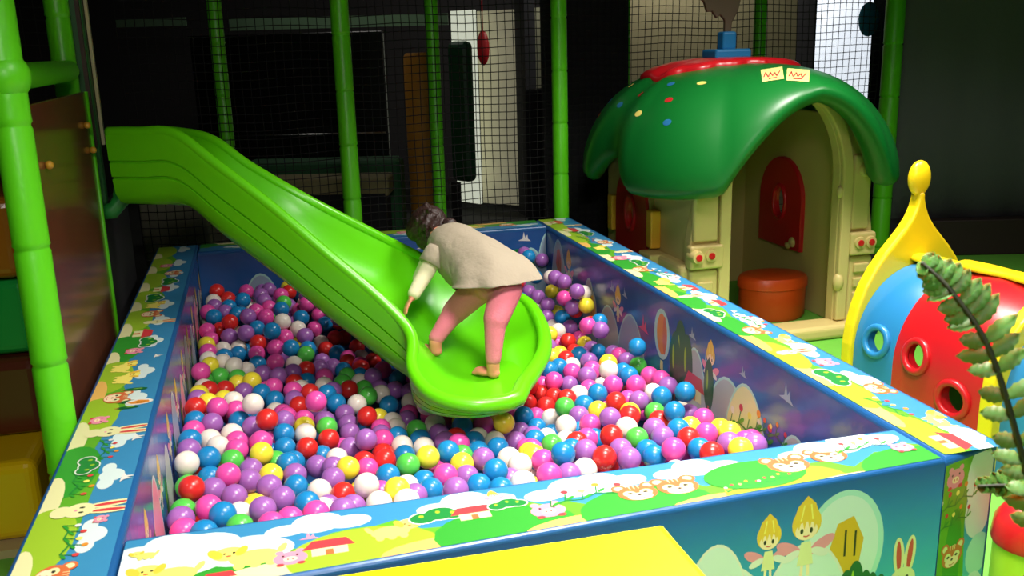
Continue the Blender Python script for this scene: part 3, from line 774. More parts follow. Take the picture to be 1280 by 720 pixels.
0.72|0.658|0.224|V|purple ball by the front rim, white left, blue right, white above
1.857|3.067|0.364|V|purple ball in far right corner, purple left, blue below
1.796|2.991|0.288|B|blue ball in far right corner, purple left, yellow right, purple above, purple below
1.857|2.886|0.224|Y|yellow ball in far right corner, purple left, purple right, purple below
1.803|2.294|0.372|V|purple ball beside the right wall, yellow left, white right, yellow below
1.848|2.284|0.299|Y|yellow ball beside the right wall, blue left, white above, purple below
1.731|2.73|0.242|V|purple ball in far right corner, purple left, purple right, blue above, white below
1.757|2.646|0.217|V|purple ball in far right corner, purple left, yellow right, yellow above, purple below
1.662|2.756|0.192|Y|yellow ball in far right corner, white right, blue above
1.659|2.833|0.212|B|blue ball in far right corner, purple right, blue above, yellow below
1.698|2.963|0.354|V|purple ball in far right corner, blue right, purple below
1.547|2.109|0.303|V|purple ball behind slide mouth, purple right, white above, yellow below
1.782|2.476|0.192|B|blue ball beside the right wall, purple left, yellow right, yellow above, purple below
1.704|2.299|0.178|W|white ball behind slide mouth, white left, purple right, blue above, pink below
1.624|2.181|0.203|Y|yellow ball behind slide mouth, white right, white above, pink below
1.802|2.407|0.156|V|purple ball beside the right wall, white left, blue above, red below
1.715|2.176|0.162|R|red ball behind slide mouth, pink left, pink right, purple above, red below
1.601|2.117|0.162|V|purple ball behind slide mouth, pink right, yellow above, yellow below
1.576|1.991|0.155|Y|yellow ball behind slide mouth, yellow right, purple above, blue below
1.695|1.955|0.163|B|blue ball behind slide mouth, red left, purple right, yellow above, white below
1.702|1.839|0.17|V|purple ball behind slide mouth, purple left, yellow right, purple above, pink below
1.811|2.018|0.145|B|blue ball beside the right wall, purple left, purple right, yellow below
1.834|1.715|0.194|V|purple ball beside the right wall, pink left, green right, blue below
1.581|1.717|0.172|P|pink ball behind slide mouth, blue left, purple right, white above, purple below
1.553|1.813|0.167|B|blue ball behind slide mouth, blue left, white right, red above, pink below
1.491|1.764|0.176|B|blue ball behind slide mouth, red left, blue right, yellow above, pink below
1.625|1.584|0.22|P|pink ball right of slide mouth, pink left, white right, purple above, purple below
1.58|1.518|0.221|V|purple ball right of slide mouth, pink left, white right, pink above, pink below
1.633|1.408|0.277|W|white ball right of slide mouth, pink left, blue right, yellow above, pink below
1.714|1.392|0.248|B|blue ball right of slide mouth, blue left, pink right, green above, pink below
1.474|1.638|0.171|P|pink ball behind slide mouth, pink left, purple right, blue above, red below
1.546|1.653|0.139|V|purple ball behind slide mouth, pink left, purple right, pink above, red below
1.626|1.34|0.238|P|pink ball right of slide mouth, blue left, blue right, white above, red below
1.711|1.31|0.238|P|pink ball right of slide mouth, pink left, pink right, blue above, purple below
1.358|1.61|0.174|R|red ball behind slide mouth, pink right, yellow above, red below
1.552|1.316|0.22|B|blue ball right of slide mouth, pink left, pink right, purple above, yellow below
1.419|1.649|0.115|R|red ball behind slide mouth, red left, red right, pink above, red below
1.454|1.577|0.123|R|red ball right of slide mouth, red left, red right, pink above, red below
1.437|1.35|0.199|R|red ball right of slide mouth, red left, white right, purple above, green below
1.334|1.56|0.118|R|red ball right of slide mouth, pink left, red right, red above, blue below
1.401|1.519|0.111|R|red ball right of slide mouth, red left, green right, red above, white below
1.404|1.275|0.197|G|green ball right of slide mouth, red left, purple right, red above, white below
1.385|1.397|0.106|W|white ball right of slide mouth, pink left, white right, red above, blue below
1.353|1.108|0.194|W|white ball right of slide mouth, blue left, blue right, green above, white below
1.436|1.203|0.184|V|purple ball right of slide mouth, white left, pink right, blue above, blue below
1.433|1.069|0.203|P|pink ball right of slide mouth, blue left, purple right, yellow above, pink below
1.485|1.284|0.192|B|blue ball right of slide mouth, red left, yellow right, white above, purple below
1.502|1.395|0.192|W|white ball right of slide mouth, red left, pink right, purple above, blue below
1.515|1.209|0.192|Y|yellow ball right of slide mouth, blue left, purple right, blue above, pink below
1.483|0.996|0.249|V|purple ball right of slide mouth, yellow left, white right, red above, red below
1.565|1.151|0.243|R|red ball right of slide mouth, yellow left, pink right, pink above, purple below
1.562|1.007|0.243|R|red ball right of slide mouth, purple left, green right, pink above, white below
1.504|0.89|0.25|W|white ball right of slide mouth, red left, purple right, red above, purple below
1.674|1.189|0.22|V|purple ball right of slide mouth, pink left, white right, pink above, yellow below
1.315|1.361|0.089|B|blue ball right of slide mouth, purple left, blue right, pink above, purple below
1.246|1.15|0.134|B|blue ball right of slide mouth, purple left, white right, purple above, pink below
1.151|0.835|0.219|Y|yellow ball by the front rim, yellow left, pink right, pink above, pink below
1.264|0.997|0.175|G|green ball by the front rim, blue left, blue right, white above, pink below
1.319|0.883|0.223|R|red ball by the front rim, white left, pink right, blue above, blue below
1.375|0.938|0.207|P|pink ball by the front rim, blue left, blue right, pink above, purple below
1.416|0.806|0.266|R|red ball by the front rim, blue left, white right, purple above, purple below
1.302|0.742|0.255|V|purple ball by the front rim, red left, red right, pink above, white below
1.204|0.681|0.285|B|blue ball by the front rim, green left, blue right, white above, purple below
1.159|0.756|0.234|P|pink ball by the front rim, yellow left, blue right, green above, pink below
1.128|0.588|0.265|P|pink ball by the front rim, white left, purple right, pink above
1.268|0.654|0.232|W|white ball by the front rim, purple left, red right, purple above
1.341|0.672|0.257|R|red ball by the front rim, purple left, purple right, blue above
1.42|0.73|0.247|V|purple ball by the front rim, red left, green right, red above, purple below
1.417|0.651|0.25|V|purple ball by the front rim, red left, blue right, purple above
1.2|0.612|0.243|V|purple ball by the front rim, pink left, white right, blue above
1.839|1.473|0.206|P|pink ball beside the right wall, green left, pink right, white below
1.857|1.399|0.212|P|pink ball beside the right wall, pink left, purple right, white below
1.854|1.321|0.212|V|purple ball beside the right wall, pink left, blue right, blue below
1.761|1.175|0.232|B|blue ball beside the right wall, white left, blue right, purple above, green below
1.824|1.102|0.269|B|blue ball beside the right wall, purple left, white below
1.78|1.301|0.199|W|white ball beside the right wall, purple left, blue right, pink above, green below
1.712|1.125|0.192|G|green ball right of slide mouth, purple left, blue right, blue above, red below
1.733|0.998|0.24|B|blue ball beside the right wall, red left, white right, blue above, blue below
1.695|1.047|0.191|R|red ball right of slide mouth, green left, blue right, green above, purple below
1.593|0.855|0.249|V|purple ball by the front rim, green left, blue right, red above, blue below
1.583|0.763|0.257|V|purple ball by the front rim, blue left, blue right, red above, pink below
1.66|0.805|0.257|B|blue ball by the front rim, purple left, yellow right, blue above, pink below
1.724|0.846|0.24|Y|yellow ball beside the right wall, blue left, pink right, purple above, red below
1.51|0.81|0.243|G|green ball by the front rim, purple left, purple right, red above, blue below
1.66|0.724|0.257|R|red ball by the front rim, blue left, pink right, yellow above
1.737|0.747|0.255|P|pink ball beside the right wall, yellow left, yellow right, pink above, blue below
1.811|0.722|0.258|Y|yellow ball beside the right wall, yellow left, pink right, purple below
1.514|0.73|0.23|B|blue ball by the front rim, purple left, blue right, green above
1.505|0.653|0.245|B|blue ball by the front rim, blue left, pink right, purple above
1.548|0.599|0.286|P|pink ball by the front rim, blue left, red right, purple above
1.662|0.645|0.251|B|blue ball by the front rim, pink left, red right, pink above
1.731|0.574|0.29|V|purple ball beside the right wall, red left, yellow right, yellow above
1.789|0.515|0.302|V|purple ball beside the right wall, pink left, pink above
1.825|0.946|0.221|P|pink ball beside the right wall, purple left, yellow right, blue above, pink below
1.72|0.48|0.312|Y|yellow ball beside the right wall, purple left, pink right, pink above
1.656|0.546|0.279|R|red ball by the front rim, blue left, purple right, pink above"""
for ln in BALLS.strip().split('\n'):
    x, y, z, k, lab = ln.split('|')
    o = bpy.data.objects.new('plastic_ball', bm_[k]); COL.objects.link(o); o.location = (float(x), float(y), float(z)); o.rotation_euler = (.3*float(x), 2*float(y), 0)
    tag(o, lab, 'ball', 'plastic balls in the ball pit')
REST = "W64,2965,317 V71,2884,310 R135,3002,314 B142,2848,310 V124,2770,304 B184,2641,322 P336,2694,326 P274,2645,327 P59,2524,241 W114,2421,217 W182,2461,204 V315,2814,333 R98,2652,249 W55,2283,219 B120,2327,212 W216,2208,175 G179,2090,184 W52,1887,224 Y43,1736,251 Y139,1655,246 Y83,1589,265 V43,1657,259 W327,1722,147 W572,2647,134 B495,2338,205 V554,2317,144 P684,2441,108 W750,2482,90 P729,2302,112 B640,2182,135 G648,2101,134 G616,1932,163 R415,2001,164 B709,2146,112 W698,2041,120 G700,1894,139 W534,1891,174 V565,1817,174 W439,1925,160 V770,1928,119 P355,1648,163 G316,1146,182 G43,941,226 Y250,731,227 P369,1571,178 P712,1427,139 V702,1348,148 W773,1551,112 Y727,1617,109 P857,1672,89 B478,1279,124 P557,1378,103 B376,1189,155 W709,748,214 P628,761,200 V464,793,162 W445,720,191 Y1014,1351,162 W1038,1183,157 R960,1204,159 G933,969,192 P1251,1499,103 P1188,1056,146 Y1155,910,194 V1030,692,215 W1857,2349,345 V1722,2874,236 W1707,2691,177 Y1843,2753,140 V1735,2586,169 W1745,2515,134 P1829,2344,113 Y1814,2218,124 Y1632,2047,146 R1622,1924,161 V1732,2021,138 V1808,2097,136 V1857,1941,157 P1857,1864,169 W1624,1846,153 Y1702,1596,238 B1720,1472,237 G1856,1640,193 P1679,2240,132 R1721,2104,128 P1563,1446,191 P1446,1722,127 Y1592,1077,224 P1659,1264,198 P1343,1470,90 B1351,1276,93 B1413,1136,149 V1271,1266,99 P1186,981,174 W1330,1039,164 W1306,1197,114 B1424,992,178 B1278,815,231 W1857,1204,149 V1857,1129,165 Y1855,874,206 P1803,603,273 P1857,657,250 V43,43,244 B43,185,234 V51,324,243 Y56,442,247 R81,3058,347 R145,107,236 B118,189,234 P158,255,256 Y156,372,255 W223,112,247 P229,3049,333 P298,111,233 B255,188,239 B293,252,249 G301,382,258 B252,444,241 V301,2926,337 Y376,115,230 W334,183,234 B336,317,241 V344,2997,344 V411,43,236 V435,240,237 V447,383,259 G409,2727,335 P400,2847,346 R443,2935,338 Y443,3058,334 Y491,47,229 B490,184,238 W491,302,254 P518,2656,338 V527,2793,342 R589,117,243 B587,239,244 W577,371,244 W555,445,250 R555,2867,331 W600,2935,338 V556,3000,343 B636,43,232 W636,319,238 V650,2384,329 W655,2529,331 V656,2651,332 V650,2785,342 V652,3058,348 V737,107,243 G700,187,249 P727,258,249 Y737,389,257 W743,2254,310 B693,2317,317 Y744,2400,325 R736,2513,315 W705,2720,329 P722,2792,325 B741,2937,341 Y781,43,230 P810,255,237 Y812,1995,308 W771,2057,297 P802,2127,310 P807,2532,326 P758,2597,324 P800,2668,329 R805,2791,324 R777,2867,335 V806,3067,339 B874,118,234 B848,325,244 B845,440,255 P877,2130,306 V867,2267,319 P883,2398,319 R881,2527,318 P840,2602,338 W883,2786,323 W880,2920,344 V839,2995,335 W922,49,247 P953,116,232 R909,185,253 B963,254,237 W948,382,245 W945,1464,202 P958,1575,211 V942,1717,196 R921,1787,210 B950,1857,221 W957,1978,223 P906,2059,216 V923,2195,306 P925,2319,322 B961,2532,335 B914,2601,323 V958,2799,349 V925,2992,344 R1029,372,254 B1030,1588,191 V1028,1708,201 Y994,1781,199 V1028,1860,215 V1023,2117,309 B1024,2248,316 V1026,2400,329 R1018,2658,337 B1022,2935,348 P1029,3057,357 Y1057,56,228 W1105,119,233 P1088,240,239 Y1108,368,258 R1071,447,249 B1105,1440,187 P1101,1996,223 P1050,2059,222 W1096,2130,317 B1101,2250,325 Y1105,2397,333 R1097,2520,332 B1102,2647,338 P1107,2796,361 W1049,2853,353 B1143,46,248 R1165,243,236 P1141,1527,209 G1124,1654,211 R1176,1719,203 V1135,1791,206 V1179,2261,326 R1171,2519,352 B1140,2863,364 P1123,2988,358 V1230,104,247 W1213,320,249 P1200,448,245 G1234,1589,200 P1240,1849,215 V1201,1924,211 R1247,1994,218 W1204,2059,227 B1245,2127,302 Y1216,2194,322 P1234,2396,345 V1208,2589,354 B1200,2731,362 V1246,2915,380 V1213,3004,385 W1288,43,232 P1267,169,243 W1323,257,240 R1323,376,258 V1275,1650,215 P1305,1720,212 P1281,1915,203 P1309,2245,334 B1323,2392,341 G1268,2468,348 B1325,2647,369 P1277,2729,362 R1318,3057,403 W1380,103,241 V1356,182,232 B1380,1728,217 V1388,1845,210 B1361,1930,207 R1342,2051,313 V1346,2181,314 B1385,2251,322 B1349,2320,337 P1361,2455,345 P1385,2802,383 W1383,2915,402 V1468,109,238 V1462,246,249 W1427,321,252 B1411,448,261 Y1420,2062,316 B1466,2395,343 W1457,2530,364 B1452,2650,368 R1421,2719,388 G1468,2930,404 R1431,3003,405 P1467,3067,418 P1538,387,243 W1522,522,245 B1527,2651,383 P1525,2787,399 W1562,52,244 R1564,173,244 R1609,235,248 P1575,322,249 G1568,455,259 R1579,2592,366 Y1557,2860,403 B1615,2927,419 B1560,2997,406 R1611,3052,423 B1645,43,237 V1666,115,231 V1683,374,241 V1723,43,238 B1756,113,243 P1744,249,241 V1759,386,252 V1760,1845,307 P1724,1915,311 B1741,2934,420 V1752,3062,411 R1787,183,248 B1828,1583,299 B1811,1999,298 V1811,2520,368 V1789,2601,373 V83,254,211 R199,43,200 W214,251,206 B201,2734,296 V309,3065,324 V329,43,215 P336,448,224 V435,2800,298 P481,2713,293 V561,57,201 P726,3054,312 Y781,184,209 P772,323,227 V760,457,217 B815,2385,285 V834,2464,300 V875,2663,307 V988,43,198 P977,458,227 G1026,1986,196 B977,2728,299 R1028,2794,310 W1053,174,216 B1092,521,224 G1065,1518,171 Y1100,1587,163 W1101,1850,173 P1068,1917,181 R1066,2335,284 V1060,2719,327 P1137,2056,185 B1165,2132,287 W1138,2460,310 P1170,3057,347 R1248,252,208 B1237,512,222 B1205,1520,169 B1240,2796,345 P1278,435,213 V1313,2116,275 W1287,2315,290 B1384,506,215 R1386,1999,266 B1361,2983,359 P1392,3056,368 B1431,181,209 R1420,1783,167 R1459,1978,281 Y1467,2128,283 P1434,2313,298 W1433,2465,320 R1488,43,198 R1541,113,200 P1541,254,219 Y1490,445,212 B1489,2863,369 V1614,506,225 B1563,2722,351 B1676,252,210 P1688,504,213 B1719,572,216 V1792,47,202 V1791,453,227 P1829,2658,343 B86,110,176 G78,514,196 P74,643,188 B151,375,178 V125,449,184 P185,172,178 P232,372,197 W196,582,190 W228,2936,276 R292,516,185 V299,2667,259 Y367,249,176 B375,374,197 B375,515,200 G343,2735,262 P334,2864,270 V372,3065,284 W444,113,182 B455,377,185 W454,504,196 R398,2595,264 B419,2984,286 V511,247,177 W517,2924,274 B515,3067,275 P547,319,179 V584,520,202 W593,3056,280 R667,117,170 B615,181,190 B649,391,180 W659,2799,267 Y666,2919,284 B697,314,184 W688,579,186 B692,2579,273 P723,2648,275 V810,107,171 Y816,390,186 W810,506,185 B815,2253,255 V762,2319,263 W766,2731,282 V817,2932,269 V767,2987,277 B851,43,167 R854,178,187 V887,244,193 P868,1046,116 V847,2859,275 B867,3053,280 W905,456,199 R947,1057,121 P918,1512,135 V942,1585,134 P926,1915,156 B953,2116,259 W952,2263,257 P916,2332,248 V955,2659,284 B955,2937,293 B945,3067,299 B1024,109,173 V989,312,192 W999,575,192 P985,1649,139 W1026,1843,140 V984,2053,151 Y984,2192,255 W994,2451,263 P1026,2530,282 B978,2863,282 B992,3003,283 B1067,304,181 Y1104,652,191 B1064,985,118 G1097,1721,138 P1071,2593,270 V1095,2920,312 V1100,3062,311 Y1139,50,172 R1143,171,178 B1165,372,189 G1138,451,190 V1138,1240,133 P1163,1441,133 B1175,1861,155 W1129,2190,245 Y1141,2312,264 Y1173,2381,273 P1174,2669,287 B1164,2790,307 B1247,115,174 R1215,186,190 P1253,369,179 G1215,1656,146 G1229,2254,270 R1196,2582,279 P1208,2860,323 W1244,3060,329 Y1307,510,189 V1279,1785,146 G1325,1978,146 W1271,2061,166 B1287,2191,254 V1319,2521,285 P1280,2586,289 R1320,2785,313 B1282,2868,329 V1350,43,176 B1397,256,179 V1347,316,190 B1394,2383,283 G1392,2535,303 B1390,2656,308 W1464,516,190 P1414,580,189 V1452,1865,143 V1416,2187,249 B1467,2786,333 G1412,2855,334 P1485,303,184 B1507,2196,257 P1507,2593,314 P1491,2984,349 B1528,3067,348 W1602,251,175 R1600,378,189 B1567,576,196 P1600,2918,344 B1650,173,184 B1686,3053,353 P1757,640,196 W1708,708,196 B1825,258,187 Y1828,372,194 W1793,573,188 R1815,2130,249 V1792,2331,282 P1786,2448,301 W1819,2784,331 B49,43,150 G43,191,154 B43,319,161 B48,455,161 R43,851,165 W75,1056,176 R56,1129,193 V48,1256,180 R50,1509,201 W43,2850,240 W81,2933,241 P91,3051,250 P144,250,151 R151,521,161 B158,655,174 W117,725,180 B151,921,185 G163,2936,239 W221,111,150 P230,782,168 B238,1589,197 W194,2591,236 B226,2785,239 W198,2859,249 P225,3067,256 B261,47,142 P309,122,158 R273,301,155 B303,638,169 B267,1253,193 B267,1509,194 W274,3001,247 W337,44,137 R381,773,168 P382,2515,232 Y370,2657,230 R380,2923,247 Y414,56,144 R412,190,153 V415,318,153 G411,586,160 V449,2651,244 V416,2734,245 B406,2849,242 P488,46,150 R483,446,152 G484,2859,249 W587,114,152 W594,251,149 B563,447,168 P546,586,163 P597,2921,256 Y636,43,152 P663,653,162 V620,858,166 B737,241,153 Y731,386,169 P691,452,159 B732,909,169 P699,2736,243 B697,3000,255 P772,47,143 R770,580,163 B777,2458,234 Y801,2534,240 V815,2646,245 B765,2855,251 R795,3067,243 P888,112,142 P841,323,151 B868,648,177 P840,717,162 B847,838,180 W853,1377,112 V868,2124,228 R890,2401,222 R874,2515,225 B833,2730,235 V887,2786,243 R887,2932,238 R952,245,149 W948,389,164 R912,580,176 B946,654,176 P909,2048,136 W951,2524,235 G911,2596,245 W1028,512,164 B1034,644,159 B983,721,163 V980,1250,101 V995,1520,110 V1016,1714,109 P979,1781,115 R994,1923,116 B1034,1999,122 P1029,2931,256 B1071,43,140 W1095,113,152 W1107,776,168 W1069,1383,115 R1087,2124,230 P1095,2396,235 B1093,2793,266 B1168,244,152 P1178,518,172 B1133,590,162 B1178,652,166 R1133,1508,104 Y1165,1589,102 B1124,1798,114 R1160,1986,126 V1141,2995,283 V1212,444,164 V1213,724,161 G1216,1926,124 P1243,2386,243 R1198,2460,244 G1305,236,156 P1306,782,166 W1319,1715,108 Y1315,1851,127 B1308,2262,237 W1322,2402,250 Y1315,2656,278 P1269,2735,288 P1279,2990,296 B1317,3060,309 B1380,108,145 V1377,389,167 R1393,783,169 P1347,2045,210 G1385,2119,224 P1387,2256,230 V1423,48,154 W1453,382,152 B1411,455,154 Y1454,658,174 B1464,2393,253 P1467,2533,274 B1431,2727,304 V1496,189,152 V1540,511,171 P1539,785,175 P1537,906,168 G1535,1047,180 B1497,2060,219 W1529,2266,242 W1526,2670,291 P1559,49,143 W1608,112,152 G1576,445,155 V1598,652,172 V1611,2798,311 V1651,44,147 V1645,321,163 B1641,587,172 P1678,780,182 B1664,919,172 B1667,1442,187 V1747,109,151 V1724,188,144 B1749,382,165 Y1702,457,153 W1742,920,181 W1756,3065,332 V1790,312,147 G1817,502,168 B1792,726,177 R1828,2390,248 Y1816,2535,282 G47,581,126 V43,719,152 W84,927,143 Y86,1316,155 V43,1376,159 R91,1441,171 B83,1576,166 P43,1650,179 G79,1716,175 G43,2054,198 Y47,2735,205 V155,790,133 B154,1040,154 G157,1175,162 B164,1323,152 P144,2790,215 R118,2870,221 W219,247,130 R202,325,127 W194,452,123 R226,519,140 P200,860,136 Y231,928,141 V233,1187,158 P186,1396,165 V193,1509,170 B181,1661,181 R227,2667,200 R264,181,127 P295,373,127 G266,709,145 V302,2522,194 R307,2798,218 P290,2921,210 G340,187,115 P333,447,127 P337,580,136 W336,849,137 R443,3056,219 P489,183,126 V487,1643,165 W556,43,115 B588,377,120 P545,718,146 Y581,924,137 V553,2998,227 W670,234,114 B617,591,131 P631,2984,214 P664,3060,223 P723,124,117 V741,504,134 P730,2923,214 R808,257,133 P816,913,142 G765,2591,196 V834,170,116 P843,446,142 R874,517,138 Y844,586,138 P874,2258,189 Y915,185,125 B947,509,124 Y947,786,136 Y918,2184,190 R952,2660,203 W926,2860,219 V984,55,110 R992,181,114 Y1016,375,136 B1033,909,147 P1030,2131,182 R1012,2264,188 W1015,2383,201 G994,2590,222 V997,2720,222 P1031,2793,220 P1027,3059,242 V1090,255,120 V1101,388,120 V1052,450,123 R1059,2199,196 V1060,2462,218 Y1103,2531,208 G1103,2663,222 G1101,2922,237 B1166,2256,195 R1173,3065,258 R1207,51,127 W1233,242,114 W1248,508,127 P1195,849,136 R1214,2320,198 W1241,2531,235 V1201,2737,243 G1208,2859,246 P1244,2927,272 R1311,110,112 G1272,304,131 B1288,573,145 W1312,659,145 V1268,844,147 V1305,911,140 W1386,643,147 R1355,850,141 V1356,2468,224 B1343,2581,237 R1359,2735,267 B1387,2803,274 B1384,2916,283 B1352,2997,272 P1394,3067,278 G1456,119,113 W1455,244,122 V1412,319,133 B1462,910,137 V1460,1989,189 B1427,2060,187 B1456,2132,196 B1424,2322,216 R1434,2468,224 Y1426,2595,243 W1468,2926,292 B1543,247,127 R1532,384,136 B1490,575,130 P1489,724,135 R1526,2794,288 R1572,1122,160 R1615,1191,150 P1567,1260,165 P1573,2329,212 V1556,2866,289 Y1579,2984,302 P1667,253,132 V1686,642,141 P1641,841,142 R1631,986,148 W1649,1523,165 P1676,2914,286 B1724,844,141 V1759,1056,152 V1739,1196,159 R1747,1441,161 V1739,1576,169 R1720,1662,171 Y1781,43,115 P1814,658,142 B1831,790,137 Y1779,975,146 B1791,1522,163 B69,786,114 P43,1109,118 B86,1179,118 V43,1796,148 V44,1928,158 G87,1991,161 G50,2596,166 V57,2994,190 G151,919,109 P126,1254,137 V118,1518,130 P163,1581,141 P155,1730,152 W142,2665,178 P146,3062,198 Y190,585,107 B226,1059,129 P226,1453,132 B237,1724,150 B226,2526,169 V195,2996,184 P288,792,115 R274,985,112 B297,1327,139 P302,1449,134 P295,1985,151 P267,2729,183 G299,3050,182 W376,385,100 R374,638,108 V371,2399,169 V343,2595,177 V372,2783,177 W343,2871,190 B453,387,101 G399,988,119 Y453,2515,184 P454,2797,176 B445,2933,178 V509,522,112 V468,2594,183 Y521,3051,185 W580,787,104 P596,3049,191 P629,455,110 Y633,706,117 P659,911,113 R673,2789,192 V629,2866,189 R698,303,101 R732,652,101 W732,786,118 Y692,983,112 V742,3052,185 R817,384,104 P777,977,113 B809,2661,171 W804,2786,173 W776,2869,176 R889,638,101 P889,917,111 B852,2450,177 P852,2865,177 P843,3003,184 V920,2324,173 G912,2719,174 V943,2930,183 B960,3067,199 P988,311,102 B976,581,114 Y1020,790,122 P980,2457,171 P1052,705,120 B1060,2593,185 W1066,2867,199 W1170,780,105 G1124,841,114 B1177,2133,169 R1143,2327,172 P1131,2465,181 B1134,2736,206 V1196,312,108 R1205,2590,198 R1210,3001,237 W1318,377,104 P1269,2199,176 B1287,2450,182 B1317,2801,220 B1361,725,112 R1345,2182,164 P1350,2325,179 P1397,2395,196 V1425,847,116 V1460,1059,122 R1470,1180,118 P1467,2249,183 R1429,3002,259 V1501,309,107 P1536,659,113 V1490,979,126 Y1534,2401,199 B1527,2525,216 W1497,2733,247 P1530,3049,275 R1612,517,103 R1565,589,117 V1615,1313,124 Y1575,1527,140 B1642,717,105 W1669,1054,122 P1641,1384,126 B1634,1653,136 P1651,2994,274 W1687,3061,271 P1724,705,113 Y1710,987,121 P1739,1309,127 B1812,374,107 B1789,582,101 B1829,913,124 V1791,1119,123 Y1781,1374,139 G1831,1452,129 B1797,1660,135"
b = MB(); kk = list(BALLCOL)
proto = MB(); proto.ball((0, 0, 0), RB, 16, 10)
for t in REST.split():
    k = t[0]; x, y, z = (int(v)/1000 for v in t[1:].split(','))
    b.add([(p[0]+x, p[1]+y, p[2]+z) for p in proto.v], proto.f, kk.index(k))
o = b.build('ball_filling', [BALLCOL[k][1] for k in kk], fix=False)
tag(o, 'deeper layer of mixed coloured plastic balls filling the pit between the upper balls', 'balls', kind='stuff')

# ------------------------------------------------------------ child climbing the slide
ch = empty('child', (1.08, 1.55, .33), 'small child in beige top and pink leggings, bent over climbing up the green slide', 'person')
SKIN = mat('skin', (226, 140, 112), .55, sss=.1); FEET = SKIN
PINK = mat('pink_leggings', (224, 122, 138), .8, bump=.2, bscale=120)
TOP = mat('beige_jersey', (158, 146, 126), .9, bump=.25, bscale=60); SLEEVE = mat('cream_sleeve', (226, 214, 180), .85, bump=.2, bscale=80)
HAIR = mat('dark_brown_hair', (44, 24, 20), .5, bump=.6, bscale=90)
def blob(name, parts, m, parent, vox=.008, smooth=6):
    'tapered limbs and rounded masses fused into one continuous skin'
    b = MB()
    for q in parts:
        if q[0] == 'L':
            _, a, c, r1, r2 = q; a, c = V(a), V(c); n = 7
            d = (c-a); pts = [a-d.normalized()*r1*.6, a-d.normalized()*r1*.3]+[a+d*(k/n) for k in range(n+1)]+[c+d.normalized()*r2*.3, c+d.normalized()*r2*.6]
            rr = [r1*.6, r1*.9]+[r1+(r2-r1)*k/n for k in range(n+1)]+[r2*.9, r2*.6]
            b.tube(pts, rr, 14)
        else:
            _, c, r, M = q; b.ball(c, r, 20, 12, M=M)
    o = b.build(name, m, parent)
    r = o.modifiers.new('r', 'REMESH'); r.mode = 'VOXEL'; r.voxel_size = vox; r.use_smooth_shade = True
    s = o.modifiers.new('s', 'SMOOTH'); s.iterations = smooth; s.factor = .5
    return o
pel = at(618, 352, 3.74); hipR = at(633, 361, 3.70); hipL = at(600, 358, 3.80)
kneR = at(619, 402, 3.66); footR = on_slide(617, 472); ankR = footR+V((0, 0, .055))
kneL = at(566, 392, 3.84); footL = on_slide(545, 444); ankL = footL+V((0, 0, .055)); print('feet', footR, footL)
shL = at(545, 318, 3.86); shR = at(566, 300, 4.02); neck = at(550, 295, 3.98); chest = at(575, 318, 3.90); waist = at(600, 336, 3.80)
head = at(538, 286, 4.05)
elbL = at(530, 345, 3.84); haL = at(515, 372, 3.80)
elbR = at(533, 330, 4.10); haR = at(521, 352, 4.12)
I3 = Matrix.Identity(3)
def frame(d, up=(0, 0, 1)):
    z = V(d).normalized(); x = V(up).cross(z).normalized(); y = z.cross(x); return Matrix((x, y, z)).transposed()
parts = [('L', neck, head, .036, .04), ('L', waist, chest, .075, .08), ('L', chest, neck, .07, .04), ('L', pel, waist, .075, .075),
         ('L', hipR, kneR, .055, .04), ('L', kneR, ankR, .038, .026), ('L', hipL, kneL, .055, .04), ('L', kneL, ankL, .038, .026),
         ('L', shL, chest, .035, .05), ('L', shR, chest, .035, .05), ('L', shL, elbL, .030, .024), ('L', elbL, haL, .023, .017),
         ('L', shR, elbR, .030, .024), ('L', elbR, haR, .023, .017)]
# head: skull, face, nose, ears, looking down the slide to the left
fd = (at(520, 300, 4.05)-head).normalized(); fd = (fd+V((0, 0.1, -.55))).normalized()
Mh = frame(fd)
hp = lambda x, y, z: head + Mh @ V((x, y, z))
parts += [('B', head, (.068, .078, .078), Mh), ('B', hp(0, -.028, .03), (.052, .052, .052), Mh), ('B', hp(0, -.01, .08), (.010, .014, .014), Mh),
          ('B', hp(.068, -.01, 0), (.010, .020, .014), Mh), ('B', hp(-.068, -.01, 0), (.010, .020, .014), Mh), ('B', hp(0, -.04, .068), (.022, .007, .012), Mh)]
def hand(wr, d, palm, s=1):
    'palm, five bent fingers of different lengths'
    d = V(d).normalized(); n = V(palm).normalized(); x = d.cross(n).normalized(); out = [('B', wr+d*.020, (.021*s, .010*s, .025*s), Matrix((x, n, d)).transposed())]
    for i, (u, l) in enumerate(((-.016, .026), (-.0055, .031), (.0055, .030), (.0155, .023))):
        a = wr+d*.036+x*u; c = a+d*l*.6+n*.004; e = c+d*l*.45+n*.014
        out += [('L', a, c, .0058, .0052), ('L', c, e, .005, .0042)]
    a = wr+d*.012-x*.02; c = a+d*.016-x*.016+n*.004; out += [('L', a, c, .0065, .0058), ('L', c, c+d*.014+n*.006, .0055, .0046)]
    return out
parts += hand(haL, (haL-elbL)+V((-.02, 0, -.02)), (0.2, -.3, -1)); parts += hand(haR, (haR-elbR), (0, 0, -1))
def foot(an, heel, d):
    d = V(d).normalized(); x = d.cross(V((0, 0, 1))).normalized(); M = Matrix((x, V((0, 0, 1)), d)).transposed()
    b0 = V(heel); out = [('L', an, b0+V((0, 0, .022)), .026, .024), ('B', b0+V((0, 0, .02)), (.024, .022, .028), M), ('B', b0+d*.05+V((0, 0, .016)), (.028, .017, .045), M)]
    for i, (u, l, r) in enumerate(((-.018, .088, .009), (-.007, .087, .0075), (.003, .083, .007), (.012, .078, .0065), (.020, .071, .006))):
        out.append(('L', b0+d*.07+x*u+V((0, 0, .010)), b0+d*l+x*u+V((0, 0, .008)), r, r*.9))
    return out
